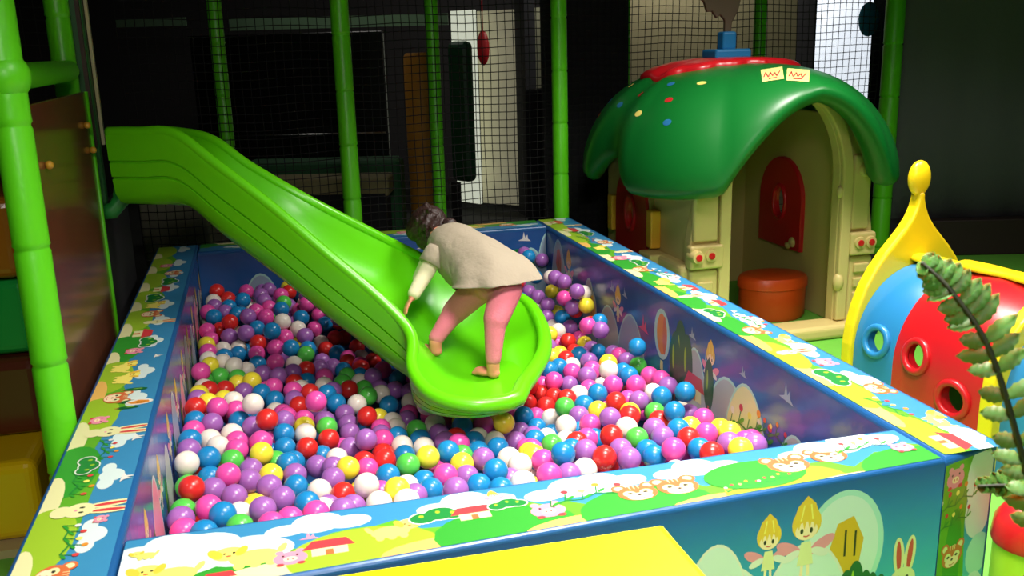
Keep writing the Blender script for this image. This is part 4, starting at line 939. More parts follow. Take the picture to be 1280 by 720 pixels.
parts += foot(ankR, footR+V((0, 0, 0)), (-.55, .75, .0)); parts += foot(ankL, footL, (-.6, .75, .05))
blob('body', parts, SKIN, ch, .0045, 3)
legs = [('B', pel, (.088, .082, .085), I3), ('L', hipR, kneR, .066, .050), ('L', kneR, ankR+V((0, 0, .012)), .045, .031), ('L', hipL, kneL, .066, .050), ('L', kneL, ankL+V((0, 0, .01)), .045, .031),
        ('B', hipR+V((.0, 0, .0)), (.064, .064, .068), I3), ('B', hipL, (.070, .070, .072), I3), ('L', pel, waist, .085, .082)]
blob('leggings', legs, PINK, ch, .008, 7)
# hair: cap of wavy locks, long at the back of the neck
hb = [('B', hp(0, .018, -.010), (.083, .083, .086), Mh), ('B', hp(0, .045, .025), (.07, .05, .062), Mh), ('B', hp(.05, -.02, .02), (.030, .06, .05), Mh), ('B', hp(-.05, -.02, .02), (.030, .06, .05), Mh)]
rg = random.Random(4)
for i in range(70):
    a = rg.uniform(-2.7, 2.7); r0 = hp(.07*sin(a), .04+.05*cos(a)*.7, -.045+rg.uniform(-.03, .05)); 
    e = r0+V((rg.uniform(-.035, .03), rg.uniform(-.03, .03), -rg.uniform(.03, .08))); c = (r0+e)/2+V((rg.uniform(-.015, .015), rg.uniform(-.015, .015), .012))
    hb += [('L', r0, c, .012, .010), ('L', c, e, .009, .004)]
hb += [('B', at(531, 298, 4.03), (.042, .042, .05), I3), ('B', at(524, 290, 4.04), (.035, .04, .045), I3), ('B', at(562, 281, 4.0), (.034, .03, .03), I3)]
blob('hair', hb, HAIR, ch, .0045, 2)
# eyes are small dark balls set in the face
b = MB()
for s in (-1, 1): b.ball(hp(.026*s, .0, .072), .008, 12, 8)
b.build('eye', mat('dark_eye', (20, 14, 12), .2), ch)
# cream long sleeves under the top
blob('sleeve', [('L', shL+(elbL-shL)*.3, elbL, .037, .034), ('L', elbL, haL+(elbL-haL)*.12, .034, .027)], SLEEVE, ch, .006, 6)
blob('sleeve', [('L', shR+(elbR-shR)*.3, elbR, .037, .034), ('L', elbR, haR+(elbR-haR)*.12, .034, .027)], SLEEVE, ch, .006, 6)
# short-sleeved tunic: rings from collar to a flared open hem
RG = [(552, 296, 4.0, .045, .045, 0), (556, 302, 3.97, .085, .085, 0), (567, 310, 3.93, .112, .108, 0), (582, 322, 3.88, .122, .118, .1), (599, 334, 3.82, .135, .130, .3), (611, 346, 3.77, .150, .145, .6), (615, 354, 3.74, .158, .152, .95)]
spine = (at(616, 352, 3.75)-at(552, 296, 4.0)).normalized()
side = V((.5, .3, 0)); rows = []
view = (head-CAM).normalized()
for i, (x, y, t, ra, rb, mix) in enumerate(RG):
    c = at(x, y, t)
    # ring plane turns from square-to-spine to almost level at the hem
    nrm = (spine*(1-mix)+V((.0, -.1, -1)).normalized()*mix).normalized()
    A = (V((1, -.18, 0))-nrm*nrm.dot(V((1, -.18, 0)))).normalized(); Bv = nrm.cross(A).normalized()
    ring = []
    for k in range(48):
        a = 2*pi*k/48; rip = 1+.05*mix*sin(5*a+1)+.03*mix*sin(9*a)
        flare = 1+.22*mix*max(0, cos(a))**2
        ring.append(c+A*ra*cos(a)*rip*flare+Bv*rb*sin(a)*rip)
    rows.append(ring)
fine = []
for k in range(48): fine.append(catmull([r[k] for r in rows], 22))
rows2 = [[V(fine[k][i]) for k in range(48)] for i in range(22)]
b = MB(); b.grid(rows2, closed=True)
sh = b.build('tunic', TOP, ch, fix=True)
sd = sh.modifiers.new('s', 'SOLIDIFY'); sd.thickness = .004; sd.offset = 0
tx = bpy.data.textures.new('folds', 'CLOUDS'); tx.noise_scale = .07
dp = sh.modifiers.new('d', 'DISPLACE'); dp.texture = tx; dp.strength = .02; dp.mid_level = .5; dp.texture_coords = 'OBJECT'
sb = sh.modifiers.new('sub', 'SUBSURF'); sb.levels = sb.render_levels = 1
for (s, e) in ((shL, elbL), (shR, elbR)):
    d = (e-s); pts = [s-d*.25, s, s+d*.25, s+d*.48, s+d*.5]; bb = MB(); bb.tube(pts, [.045, .052, .051, .053, .048], 18)
    bb.build('short_sleeve', TOP, sh)
b = MB(); q = at(560, 290, 3.875); b.tube([q, q+V((.012, .0, .016)), q+V((.03, 0, .004))], .003, 6); b.tube([q, q+V((-.014, 0, .008))], .003, 6); b.build('neck_bow', mat('dark_ribbon', (40, 34, 30), .7), sh)
# ------------------------------------------------------------ playhouse
HX, HY = 2.46, 2.31
ph = empty('playhouse', (HX+.47, HY+.65, 0), 'beige toy playhouse with a dark green lobed roof and red window', 'playhouse')
def HF(x, y, z): return V((HX+x, HY+y, z))
arch_in = [(.16, .08), (.16, .80)]+[(.475+.315*cos(a), .84+.45*sin(a)) for a in [pi-k*pi/20 for k in range(0, 21)]]+[(.79, .80), (.79, .08)]
out_l = [(-.05, 0), (-.05, .56), (-.02, .75), (0, .92), (.02, 1.06), (.10, 1.24), (.25, 1.35), (.475, 1.40), (.70, 1.35), (.85, 1.24), (.93, 1.06), (.95, .92), (.97, .75), (1.0, .56), (1.0, 0), (.79, 0)]
b = MB(); plate(b, [(-.05, 0)]+out_l[1:-1]+[(.79, 0)]+arch_in[::-1]+[(.16, 0)], [], .07, lambda u, v, d: HF(u, d, v))
fw = b.build('front_wall', BEIGE, ph, smooth=False, bevel=.008)
# raised arch moulding round the doorway
b = MB(); A2 = [(x+(.475-x)*-.12, z+.04 if z > .85 else z) for x, z in arch_in]
plate(b, [(.10, .08), (.10, .80)]+[(.475+.375*cos(a), .84+.505*sin(a)) for a in [pi-k*pi/20 for k in range(0, 21)]]+[(.85, .80), (.85, .08)]+arch_in[::-1], [], .035, lambda u, v, d: HF(u, -d, v))
b.build('door_moulding', BEIGE, fw, smooth=False, bevel=.008)
def pad(x0, x1, z0, z1, d, name='pilaster', **k):
    b = MB(); b.box(HF(x0, -d, z0), HF(x1, .02, z1)); return b.build(name, BEIGE, fw, smooth=False, bevel=.014, seg=3)
pad(-.04, .095, .565, .90, .022); pad(.855, .965, .565, .96, .022)
pad(-.065, .12, .43, .553, .045); pad(.85, 1.0, .43, .553, .045)
pad(-.055, .10, .06, .42, .02); pad(.86, 1.0, .06, .42, .02)
b = MB()
b.box(HF(-.02, -.03, .10), HF(.07, -.015, .36))
b.build('relief_panel', BEIGE, fw, smooth=False, bevel=.007)
b = MB()
for i in range(4): b.box(HF(.885, -.034, .10+i*.078), HF(.975, -.015, .15+i*.078))
b.build('relief_panel', BEIGE, fw, smooth=False, bevel=.007)
for i, (x, z, d) in enumerate(((-.015, .86, .05), (-.035, .50, .075), (.045, .50, .055), (.92, .88, .05), (.90, .50, .055), (.965, .50, .055), (.965, .14, .05))):
    b = MB(); M = Matrix.Rotation(pi/2, 3, 'X'); b.lathe([(.034, 0), (.036, d*.6), (.03, d), (.0, d+.002)], HF(x, 0, z), 24, axis=M); bo = b.build('screw_boss', BEIGE, fw, auto=40)
    b = MB(); b.lathe([(.017, 0), (.017, .006), (.008, .008), (0, .006)], HF(x, -d, z), 16, axis=M); b.build('screw_cap', REDP, bo, auto=40)
b = MB(); b.box(HF(-.03, -.10, 0), HF(1.02, .07, .075)); b.build('door_sill', BEIGE, ph, smooth=False, bevel=.025, seg=4)
D_ = 1.28
# side walls, each with a window opening
win = lambda c: [(c-.22, .36), (c+.22, .36), (c+.22, .62)]+[(c+.22*cos(a), .62+.22*sin(a)) for a in [k*pi/14 for k in range(1, 14)]]+[(c-.22, .62)]
def side(xs, sgn, name):
    b = MB(); plate(b, [(.05, 0), (D_, 0), (D_, 1.15), (.05, 1.15)], [win(.76)], .05, lambda u, v, d: HF(xs+sgn*d, u, v))
    o = b.build(name, BEIGE, ph, smooth=False, bevel=.006)
    b = MB(); hole = win(.76)
    plate(b, [(x+(x-.76)*.16, z+(z-.6)*.14) for x, z in hole], [hole], .03, lambda u, v, d: HF(xs-sgn*d, u, v)); b.build('window_surround', BEIGE, o, smooth=False, bevel=.006)
    return o
lw = side(-.02, 1, 'side_wall'); rw = side(.97, -1, 'side_wall')
b = MB(); b.box(HF(-.085, .07, 0), HF(.0, D_, .33)); b.box(HF(-.085, .02, 0), HF(0, .36, .44)); b.build('wall_plinth', BEIGE, lw, smooth=False, bevel=.03, seg=3)
b = MB(); b.box(HF(.95, .07, 0), HF(1.03, D_, .33)); b.build('wall_plinth', BEIGE, rw, smooth=False, bevel=.03, seg=3)
b = MB(); b.box(HF(-.13, .32, .40), HF(-.02, .48, .44)); b.box(HF(-.13, .32, .36), HF(-.06, .42, .41)); b.build('window_bracket', BEIGE, lw, smooth=False, bevel=.01)
b = MB(); b.box(HF(-.10, .30, .80), HF(-.02, .55, .87)); b.build('window_hood', BEIGE, lw, smooth=False, bevel=.02)
b = MB(); b.box(HF(-.02, D_-.05, 0), HF(.97, D_, 1.15)); b.build('back_wall', BEIGE, ph, smooth=False, bevel=.006)
for nm, xs, sgn in (('shutter', -.03, -1), ('shutter', .93, -1)):
    par = lw if xs < .5 else rw
    c = .76; ol = [(c-.24, .33), (c+.24, .33), (c+.24, .62)]+[(c+.24*cos(a), .62+.25*sin(a)) for a in [k*pi/16 for k in range(1, 16)]]+[(c-.24, .62)]
    b = MB(); plate(b, ol, [ell(c, .60, .055, .085, 28)], .035, lambda u, v, d: HF(xs+sgn*d, u, v)); so = b.build(nm, REDP, par, smooth=False, bevel=.01, seg=3); so['label'] = 'red arched shutter with an oval hole'
    b = MB(); b.tube([HF(xs+sgn*.037, y, z) for y, z in ell(c, .60, .068, .10, 32)], .013, 10, closed=True); b.build('hole_rim', REDP, so)
    if xs < .5:
        for y in (c-.30, c+.30):
            b = MB(); b.box(HF(xs+sgn*.05, y-.035, .45), HF(xs+.01, y+.035, .66)); t = b.build('hinge_leaf', mat('amber_plastic', (244, 180, 50), .4), so, smooth=False, bevel=.008); t['label'] = 'yellow hinge strip'
# little door knob and grips inside
b = MB(); b.ball(HF(.91, .60, .38), .035, 18, 10); b.tube([HF(.93, .60, .38), HF(.88, .64, .35)], .02, 10); b.build('knob', BEIGE, rw)
b = MB(); b.ball(HF(.80, -.02, .29), (.03, .03, .05), 18, 10); b.build('grip', BEIGE, fw)
b = MB(); b.ball(HF(.79, -.01, .77), (.02, .02, .035), 18, 10); b.build('grip', BEIGE, fw)
# roof: drooping lobes at the corners, arched up over the door
CX, CY, RX, RY, ZT = .475, .60, .78, .92, 1.425
def roofpt(t, th, off=0):
    c, s = cos(th), sin(th); n = 2.55
    r = (abs(c)**n+abs(s)**n)**(-1/n); bx, by = r*c, r*s
    a1 = (max(0, 1-(abs(bx)/.60)**2.1)*.36+max(0, 1-abs(bx)/.95)*.11)*max(0, min(1, (abs(by)-.5)/.4))
    a2 = max(0, 1-(by/.36)**2)**1.5*.17*max(0, min(1, (abs(bx)-.75)/.2))
    h = .84+a1+a2
    indent = 1-.10*max(0, 1-(by/.32)**2)**2*(abs(bx) > .8)-.02*max(0, 1-(bx/.5)**2)*(abs(by) > .8)
    tt = t
    z = h+(ZT-h)*max(0, 1-tt**3.0)**(1/1.75)
    valley = .05*max(0, 1-(by/.22)**2)**2*(1 if abs(bx) > .8 else 0)*tt**2*(1-tt)*4
    return V((CX+bx*RX*t*(1-(1-indent)*t**2), CY+by*RY*t*(1-(1-indent)*t**2), z-valley+off)), h
b = MB(); rows = []; M_ = 160
for t in [0.001, .08, .16, .24, .32, .4, .48, .56, .64, .71, .77, .82, .865, .9, .93, .955, .975, .99, 1.0]:
    rows.append([HF(*roofpt(t, 2*pi*k/M_)[0]) for k in range(M_)])
for t, dz in ((.995, -.025), (.975, -.048), (.94, -.060), (.895, -.055), (.86, -.02)):
    row = []
    for k in range(M_):
        P, h = roofpt(1.0, 2*pi*k/M_); row.append(HF(CX+(P.x-CX)*t, CY+(P.y-CY)*t, h+dz))
    rows.append(row)
for t in (.8, .6, .3, .001):
    rows.append([HF(*(roofpt(t, 2*pi*k/M_)[0]-V((0, 0, .06)))) for k in range(M_)])
b.grid(rows, closed=True); roof = b.build('roof', DGREEN, ph); roof['label'] = 'dark green lobed roof'
def on_roof(x, y, off=.003):
    'point of the roof above (x, y) in house coordinates'
    dx, dy = (x-CX)/RX, (y-CY)/RY; th = math.atan2(dy, dx); R = sqrt(dx*dx+dy*dy); lo, hi = 0, 1
    for _ in range(24):
        m_ = (lo+hi)/2; P = roofpt(m_, th)[0]
        if sqrt(((P.x-CX)/RX)**2+((P.y-CY)/RY)**2) < R: lo = m_
        else: hi = m_
    P = roofpt(lo, th)[0]; return HF(P.x, P.y, P.z+off)
# red cap with a scalloped edge
b = MB(); rows = []; n = 140
def cape(k):
    th = 2*pi*k/n; a = cos(th); s = sin(th); R = (abs(a)**3+abs(s)**3)**(-1/3); x, y = R*a*.44, R*s*.30
    sc = 1
    if s < .1 and x < .12: y -= .035*abs(sin(x*18))+.02
    return x*sc*(1-.02*0), y
for q, off in ((0.001, .03), (.3, .032), (.6, .032), (.85, .030), (.95, .026), (1.0, .014), (1.0, -.01)):
    row = []
    for k in range(n):
        x, y = cape(k); row.append(on_roof(CX-.02+x*q, CY+.12+y*q, off))
    rows.append(row)
b.grid(rows, closed=True); b.build('roof_cap', REDP, roof)
# chimney and its puff of smoke
cx, cy = CX+.02, CY+.12; zt = ZT+.02
b = MB(); b.box(HF(cx-.11, cy-.09, zt), HF(cx+.11, cy+.09, zt+.055)); b.box(HF(cx-.042, cy-.04, zt+.05), HF(cx+.042, cy+.04, zt+.15)); chim = b.build('chimney', BLUP, roof, smooth=False, bevel=.014, seg=3)
b = MB(); sm = [(-.02, 0), (-.02, .07), (-.05, .10), (-.07, .08), (-.1, .12), (-.13, .115), (-.15, .17), (-.19, .2), (-.17, .27), (-.1, .31), (-.02, .33), (.06, .31), (.1, .25), (.075, .18), (.06, .12), (.025, .06), (.02, 0)]
plate(b, sm, [], .03, lambda u, v, d: HF(cx+u, cy-.015+d, zt+.14+v)); b.build('smoke_puff', mat('brown_plastic', (92, 80, 62), .6), chim, smooth=False, bevel=.008)
# spots pressed into the roof
def spot(x, y, m, a=.028, c=.020):
    b = MB(); b.add([on_roof(x+a*cos(t), y+c*sin(t), .003) for t in [2*pi*k/20 for k in range(20)]]+[on_roof(x, y, .004)], [(k, (k+1) % 20, 20) for k in range(20)])
    b.build('roof_spot', m, roof)
SY, SR, SB = mat('spot_yellow', (232, 214, 110), .4), mat('spot_red', (190, 40, 40), .4), mat('spot_blue', (40, 110, 160), .4)
RBV = BVHTree.FromPolygons([V(v.co) for v in roof.data.vertices], [tuple(p.vertices) for p in roof.data.polygons])
def roof_hit(px, py, off=.003):
    h = RBV.ray_cast(CAM, (at(px, py, 1)-CAM).normalized())
    while h[0] is None: py += 1; h = RBV.ray_cast(CAM, (at(px, py, 1)-CAM).normalized())
    return h[0]+h[1].normalized()*off*(1 if h[1].dot(h[0]-CAM) < 0 else -1), h[1]
for px, py, m in ((789, 107, SY), (801, 118, SR), (839, 105, SB), (877, 104, SY), (836, 125, SR), (775, 131, SB), (798, 142, SY), (749, 140, SR), (834, 153, SB), (763, 118, SB)):
    c_, n_ = roof_hit(px, py); x_ = n_.cross(V((0, 0, 1))).normalized(); y_ = n_.cross(x_).normalized()
    if n_.dot(c_-CAM) > 0: n_ = -n_
    b = MB(); pts = []
    for k in range(20):
        q = c_+x_*.027*cos(2*pi*k/20)+y_*.019*sin(2*pi*k/20)+n_*.01; h = RBV.ray_cast(q, -n_, .05); pts.append((h[0] if h[0] else q)+n_*.0015)
    b.add(pts+[c_], [(k, (k+1) % 20, 20) for k in range(20)]); b.build('roof_spot', m, roof, fix=False)
# two yellow stickers with red handwriting above the door
for x0, y0, x1, y1, sk in ((951, 88, 978, 103, 2), (984, 86, 1012, 101, -1)):
    b = MB(); n = 6
    def SP(u, v, o): return roof_hit(x0+(x1-x0)*u+sk*v, y0+(y1-y0)*v-2*u*sk, o)[0]
    b.grid([[SP(u/n, v/4, .003) for u in range(n+1)] for v in range(5)])
    for (u0, v0, u1, v1) in ((.1, .65, .2, .3), (.2, .3, .3, .7), (.3, .7, .42, .35), (.42, .35, .5, .65), (.5, .65, .62, .4), (.62, .4, .7, .7), (.7, .7, .85, .35), (.3, .85, .7, .82)):
        b.tube([SP(u0, v0, .005), SP(u1, v1, .005)], .0028, 5, mi=1)
    b.build('roof_sticker', [mat('sticker_yellow', (240, 222, 130), .5), INK['red']], roof, fix=False)

# round orange seat inside the doorway
b = MB(); c = (HX+.67, HY+.42, 0); b.lathe([(.18, 0), (.195, .02), (.195, .18), (.205, .185), (.205, .225), (.19, .245), (.15, .252), (0, .254)], c, 40, ell=.78)
tag(b.build('seat_box', mat('orange_plastic', (222, 78, 24), .35), auto=45), 'round orange plastic seat just inside the playhouse doorway', 'stool')

# ------------------------------------------------------------ crawl tunnel
ta = radians(8); TE = V((cos(ta), sin(ta), 0)); TAX = V((sin(ta), -cos(ta), 0)); TC = V((2.72, 1.36, 0))+TE*.33
tn = empty('crawl_tunnel', TC+TAX*.4, 'blue, red and yellow plastic crawl tunnel with round side holes and a knobbed arch', 'play tunnel')
def TF(u, v, d): return TC+TE*u+V((0, 0, v))+TAX*d
def archplate(s0, th, knob=True, R=.345, hole=True):
    L = [(-R, 0), (-R, .28), (-R*.97, .36), (-R*.91, .44), (-R*.81, .525), (-R*.67, .60), (-R*.52, .66), (-R*.37, .71), (-R*.24, .755), (-R*.14, .80), (-R*.075, .845), (-R*.05, .88), (-R*.05, .905)]
    K = ell(0, .955, .056, .074, 20, a0=-pi*.62+pi*2-pi*2, a1=-pi*.62) if 0 else []
    ball = [(.056*sin(a), .962-.074*cos(a)) for a in [-.28-k*(2*pi-.56)/22 for k in range(23)]]
    o = L+[(-x, z) for x, z in L[::-1]]
    if not knob: o = [(-R, 0), (-R, .30)]+[(-R*cos(a), .30+.36*sin(a)) for a in [k*pi/24 for k in range(1, 24)]]+[(R, .30), (R, 0)]
    inn = [(.25, 0), (.25, .28)]+[(.25*cos(a), .28+.22*sin(a)) for a in [k*pi/18 for k in range(1, 18)]]+[(-.25, .28), (-.25, 0)]
    b = MB(); plate(b, o+inn, [], th, lambda u, v, d: TF(u, v, s0+d)); return b
ar = archplate(-.06, .06).build('end_arch', YELP, tn, smooth=False, bevel=.016, seg=3); ar['label'] = 'yellow end arch with a ball on top'
b = MB(); b.ball(TF(0, .962, -.03), (.054, .036, .076), 24, 14, M=Matrix((TE, TAX, V((0, 0, 1)))).transposed()); b.tube([TF(0, .86, -.03), TF(0, .905, -.03)], .02, 14); b.build('arch_knob', YELP, ar)
def body(s0, s1, m, name, holes, bulge=.0):
    R0 = .325; Hh = .60
    def prof(R, H):
        return [(-R, 0)]+[(-R*cos(a)*(1 if 1 else 1), H*.42+(H*.58)*sin(a)) for a in [k*pi/28 for k in range(0, 29)]]+[(R, 0)]
    b = MB(); rows = []; n = 12
    for k in range(n+1):
        s = s0+(s1-s0)*k/n; g = 1+bulge*sin(pi*k/n); rows.append([TF(u*g, v*g, s) for u, v in prof(R0, Hh)])
    inn = []
    for k in range(n, -1, -1):
        s = s0+(s1-s0)*k/n; inn.append([TF(u, v, s) for u, v in prof(R0-.03, Hh-.03)])
    allr = rows+inn+[rows[0]]; b.grid(allr)
    # close the feet
    e0 = [r[0] for r in rows]+[r[0] for r in inn]; e1 = [r[-1] for r in rows]+[r[-1] for r in inn]
    b.add(e0, [tuple(range(len(e0)))]); b.add(e1, [tuple(range(len(e1)-1, -1, -1))])
    o = b.build(name, m, tn)
    bmx = bmesh.new(); bmx.from_mesh(o.data); bmesh.ops.remove_doubles(bmx, verts=bmx.verts, dist=1e-5); bmesh.ops.recalc_face_normals(bmx, faces=bmx.faces); bmx.to_mesh(o.data); bmx.free()
    cs = []
    for s, z, r in holes:
        cb = MB(); M = frame(TE); cb.lathe([(r, -.5), (r, 1.0)], TF(-.6, z, s), 32, axis=Matrix((TAX, V((0, 0, 1)), TE)).transposed()); co = cb.build('cutter', m); cs.append(co)
    if cs: cut(o, cs)
    o.data.set_sharp_from_angle(angle=radians(40))
    for s, z, r in holes:
        for sg in (-1, 1):
            rb = MB(); pts = []
            for k in range(28):
                a = 2*pi*k/28; zz = z+(r+.006)*sin(a); ss = s+(r+.006)*cos(a)
                g = 1+bulge*sin(pi*(ss-s0)/(s1-s0)); hz = zz/g
                x = R0*g if hz < Hh*.42 else R0*g*sqrt(max(0, 1-((hz-Hh*.42)/(Hh*.58))**2))
                pts.append(TF(sg*(x+.002), zz, ss))
            rb.tube(pts, .015, 8, closed=True); rb.build('hole_rim', m, o)
    return o
body(.0, .22, BLUP, 'tunnel_segment', [(.125, .33, .052)], .03)['label'] = 'blue tunnel segment'
body(.22, .68, REDP, 'tunnel_segment', [(.345, .33, .055), (.54, .22, .058)], .06)['label'] = 'red tunnel segment'
archplate(.68, .06, False, .37).build('arch_rib', YELP, tn, smooth=False, bevel=.014, seg=3)
body(.74, 1.2, BLUP, 'tunnel_segment', [(.95, .33, .05)], .05)['label'] = 'far blue tunnel segment'
b = MB(); rows = []
for k in range(30):
    s = -.01+1.2*k/29; wv = .045+.018*abs(sin(k*.55)); g = .628 if s < .22 else .645; rows.append([TF(-wv, g-.004, s), TF(-wv*.6, g+.012, s), TF(0, g+.016, s), TF(wv*.6, g+.012, s), TF(wv, g-.004, s), TF(0, g-.03, s)])
b.grid(rows, closed=True); b.add(rows[0], [tuple(range(6))]); b.add(rows[-1], [tuple(range(5, -1, -1))]); b.build('ridge_strip', YELP, tn)

# ------------------------------------------------------------ lime bollard with a red cap, beside the pit corner
c0 = at(1288, 690, 2.45); c0 = V((c0.x, c0.y, 0)); zc = at(1268, 676, 2.45).z
b = MB(); b.lathe([(.085, 0), (.09, .01), (.09, zc), (.0, zc)], c0, 36)
bo = b.build('padded_bollard', mat('lime_plastic', (176, 216, 50), .35), auto=50); tag(bo, 'lime green round post with a shiny red cap at the pit corner', 'bollard')
b = MB(); h_ = at(1268, 622, 2.45).z-zc; b.lathe([(.095, zc), (.098, zc+.01), (.092, zc+h_*.55), (.072, zc+h_*.85), (.04, zc+h_*.97), (0, zc+h_)], c0, 36); b.build('cap', REDP, bo, auto=60)

# ------------------------------------------------------------ yellow padded block in front of the pit
zt = .62
def gz(px, py, z): 
    d = at(px, py, 1)-CAM; return CAM+d*((z-CAM.z)/d.z)
A, B_, C_ = gz(830, 652, zt), gz(330, 729, zt), gz(905, 738, zt)
u1 = (B_-A); u2 = (C_-A).normalized()
P0 = A; P1 = A+u1*1.1; P2 = P1+u2*.55; P3 = A+u2*.55
b = MB(); soft_prism(b, [(q.x, q.y) for q in (P0, P1, P2, P3)], zt, .02, 5)
yb = b.build('foam_block', mat('yellow_vinyl', (252, 236, 10), .4, bump=.1, bscale=10), auto=50); tag(yb, 'bright yellow padded foam block in front of the ball pit', 'foam block')
# ------------------------------------------------------------ padded frame posts
def post(x, y, r, z0, z1, label, seg=.30, ph=0, m=GREEN_PAD, lean=(0, 0), n=24):
    prof = []; z = z0; cuts = []
    k = z0+ph
    while k < z1: cuts.append(k); k += seg
    prof.append((r*.9, z0))
    for c in cuts:
        if c > z0+.02 and c < z1-.02: prof += [(r, c-.012), (r*.93, c-.004), (r*.93, c+.002), (r*1.03, c+.008), (r, c+.02)]
    prof.append((r*.98, z1))
    b = MB(); c = V((x, y, 0)); base = len(b.v); b.lathe(prof, c, n)
    if lean != (0, 0): b.v = [(p[0]+lean[0]*(p[2]-z0), p[1]+lean[1]*(p[2]-z0), p[2]) for p in b.v]
    return tag(b.build('padded_post', m, auto=60), label, 'post', 'green padded frame posts')
post(.18, 4.05, .043, 0, 3.2, 'green padded post behind the net above the upper slide', ph=.1)
post(.845, 3.42, .05, 0, 3.2, 'green padded post in front of the net, rising behind the middle of the slide', ph=.13)
post(1.465, 4.05, .042, 0, 3.2, 'green padded post behind the net between the orange column and green panel', ph=.05)
post(2.09, 3.42, .046, 0, 3.2, 'green padded post at the back right corner of the pit', ph=.2)
post(2.84, 4.3, .042, 0, 3.2, 'green padded post behind the net over the playhouse roof spots', ph=.1)
post(3.87, 4.3, .045, 0, 3.2, 'green padded post behind the net beside the playhouse chimney', ph=.16)
post(4.70, 3.93, .066, 0, 3.2, 'thick green padded post between the playhouse and the tunnel knob', seg=.36, ph=.05)
# the climbing frame at the left of the pit
post(-.268, .80, .047, 0, 3.2, 'thick green padded post of the climbing frame beside the left pit wall', seg=.33, ph=.06)
post(-.345, 2.12, .045, 0, 3.2, 'thin green padded post at the far edge of the brown panel', ph=.2)
b = MB(); b.tube([(-.268, .80, 1.505), (-1.0, .72, 1.50), (-2.2, .6, 1.49)], .053, 20); b.ball((-.268, .80, 1.505), (.062, .062, .066), 20, 12)
tag(b.build('padded_beam', GREEN_PAD, auto=60), 'green padded beam running left from the climbing frame post', 'beam')
b = MB(); b.tube([(-.30, .84, 1.50), (-.33, 2.1, 1.50)], .04, 18)
tag(b.build('padded_beam', GREEN_PAD, auto=60), 'green padded beam above the brown panel', 'beam')
BP_ = mat('brown_gloss_panel', (118, 68, 46), .16, vary=.4, vscale=4)
pn = MB(); pn.box((-.292, .84, .05), (-.272, 2.04, 1.42)); pnl = pn.build('side_panel', BP_, None, smooth=False, bevel=.004)
tag(pnl, 'glossy dark brown panel on the side of the climbing frame', 'panel')
b = MB(); b.tube([(-.272, 2.05, .05), (-.272, 2.05, 1.42)], .009, 8); b.build('edge_trim', GREEN_PAD, pnl)
for q in (at(119, 156, 3.60), at(128, 187, 3.68), at(68, 206, 2.88)):
    b = MB(); b.ball((-.262, q.y, q.z), .013, 14, 8); x = b.build('bolt_cap', mat('amber_cap', (200, 150, 40), .4), pnl)
b = MB(); b.box((-.33, 2.175, .96), (-.265, 2.235, 3.2)); fr_ = b.build('door_frame', mat('deep_green_frame', (20, 92, 34), .5), smooth=False, bevel=.01); tag(fr_, 'dark green upright with a cream edge at the top of the slide', 'frame upright')
b = MB(); b.box((-.262, 2.225, 1.2), (-.250, 2.25, 3.2)); b.build('edge_strip', mat('cream_strip', (176, 168, 126), .6), fr_, smooth=False)
b = MB(); b.box((-.285, 2.15, 1.2), (-.27, 2.172, 3.2)); b.build('edge_strip', mat('dark_brown_strip', (52, 30, 20), .6), fr_, smooth=False)
b = MB(); b.box((-.30, 2.07, 0), (-.28, 2.9, .95)); tag(b.build('fabric_screen', DARK, smooth=False), 'black screen under the top end of the slide', 'screen')
b = MB(); b.tube([(-.33, 2.2, .93), (-.25, 2.2, .93), (-.215, 2.21, .97), (-.205, 2.22, 1.02)], .034, 14); tag(b.build('padded_elbow', mat('green_elbow', (40, 150, 60), .4)), 'short green bent tube below the top of the slide', 'tube')
for z0, z1, y0, col, nm in ((.03, .30, 1.13, (232, 190, 14), 'yellow'), (.305, .575, 1.36, (92, 40, 26), 'dark brown'), (.58, .845, 1.40, (24, 150, 62), 'green'), (.85, 1.12, 1.36, (160, 96, 24), 'ochre')):
    b = MB(); b.box((-2.0, y0, z0), (-.43, y0+.7, z1)); o = b.build('climbing_block', mat('block_'+nm.replace(' ', '_'), col, .22, bump=.1, bscale=6), smooth=False, bevel=.035, seg=4)
    tag(o, nm+' padded block in the climbing stack at the left', 'padded block', 'climbing blocks stacked at the left')
b = MB(); b.box((-2.0, 1.08, 0), (-.43, 1.85, .028)); tag(b.build('base_board', mat('cream_board', (190, 170, 120), .6), smooth=False), 'cream board under the yellow climbing block', 'board')

# ------------------------------------------------------------ nets
def net(a, c, z0, z1, label, cell=.046, th=.0021, sag=.006, seed=1):
    rg = random.Random(seed); a, c = V((*a, 0)), V((*c, 0)); L = (c-a).length; d = (c-a)/L; nn = V((-d.y, d.x, 0)); b = MB()
    def P(u, z): return a+d*(u+sag*.6*sin(z*7+u*2))+nn*(sag*2*sin(u*5+z*3))+V((0, 0, z+sag*sin(u*9+z*4)))
    N = int(L/cell); M_ = int((z1-z0)/cell)
    for i in range(N+1): b.tube([P(i*L/N, z0+(z1-z0)*k/14) for k in range(15)], th, 3, caps=False)
    for j in range(M_+1): b.tube([P(L*k/18, z0+(z1-z0)*j/M_) for k in range(19)], th, 3, caps=False)
    return tag(b.build('safety_net', BLACK, fix=False), label, 'net')
net((-.30, 3.5), (2.07, 3.5), .3, 2.7, 'black square-mesh net hanging behind the slide and pit', .046, .0028)
net((2.12, 3.5), (2.16, 3.93), .3, 2.7, 'short black net return behind the corner post', .046)
net((2.16, 3.95), (4.60, 3.95), 0, 2.7, 'black square-mesh net hanging behind the playhouse', .046, .0026, seed=3)
net((-2.2, 2.3), (-.36, 2.3), 1.0, 2.7, 'black net behind the climbing blocks', .05)

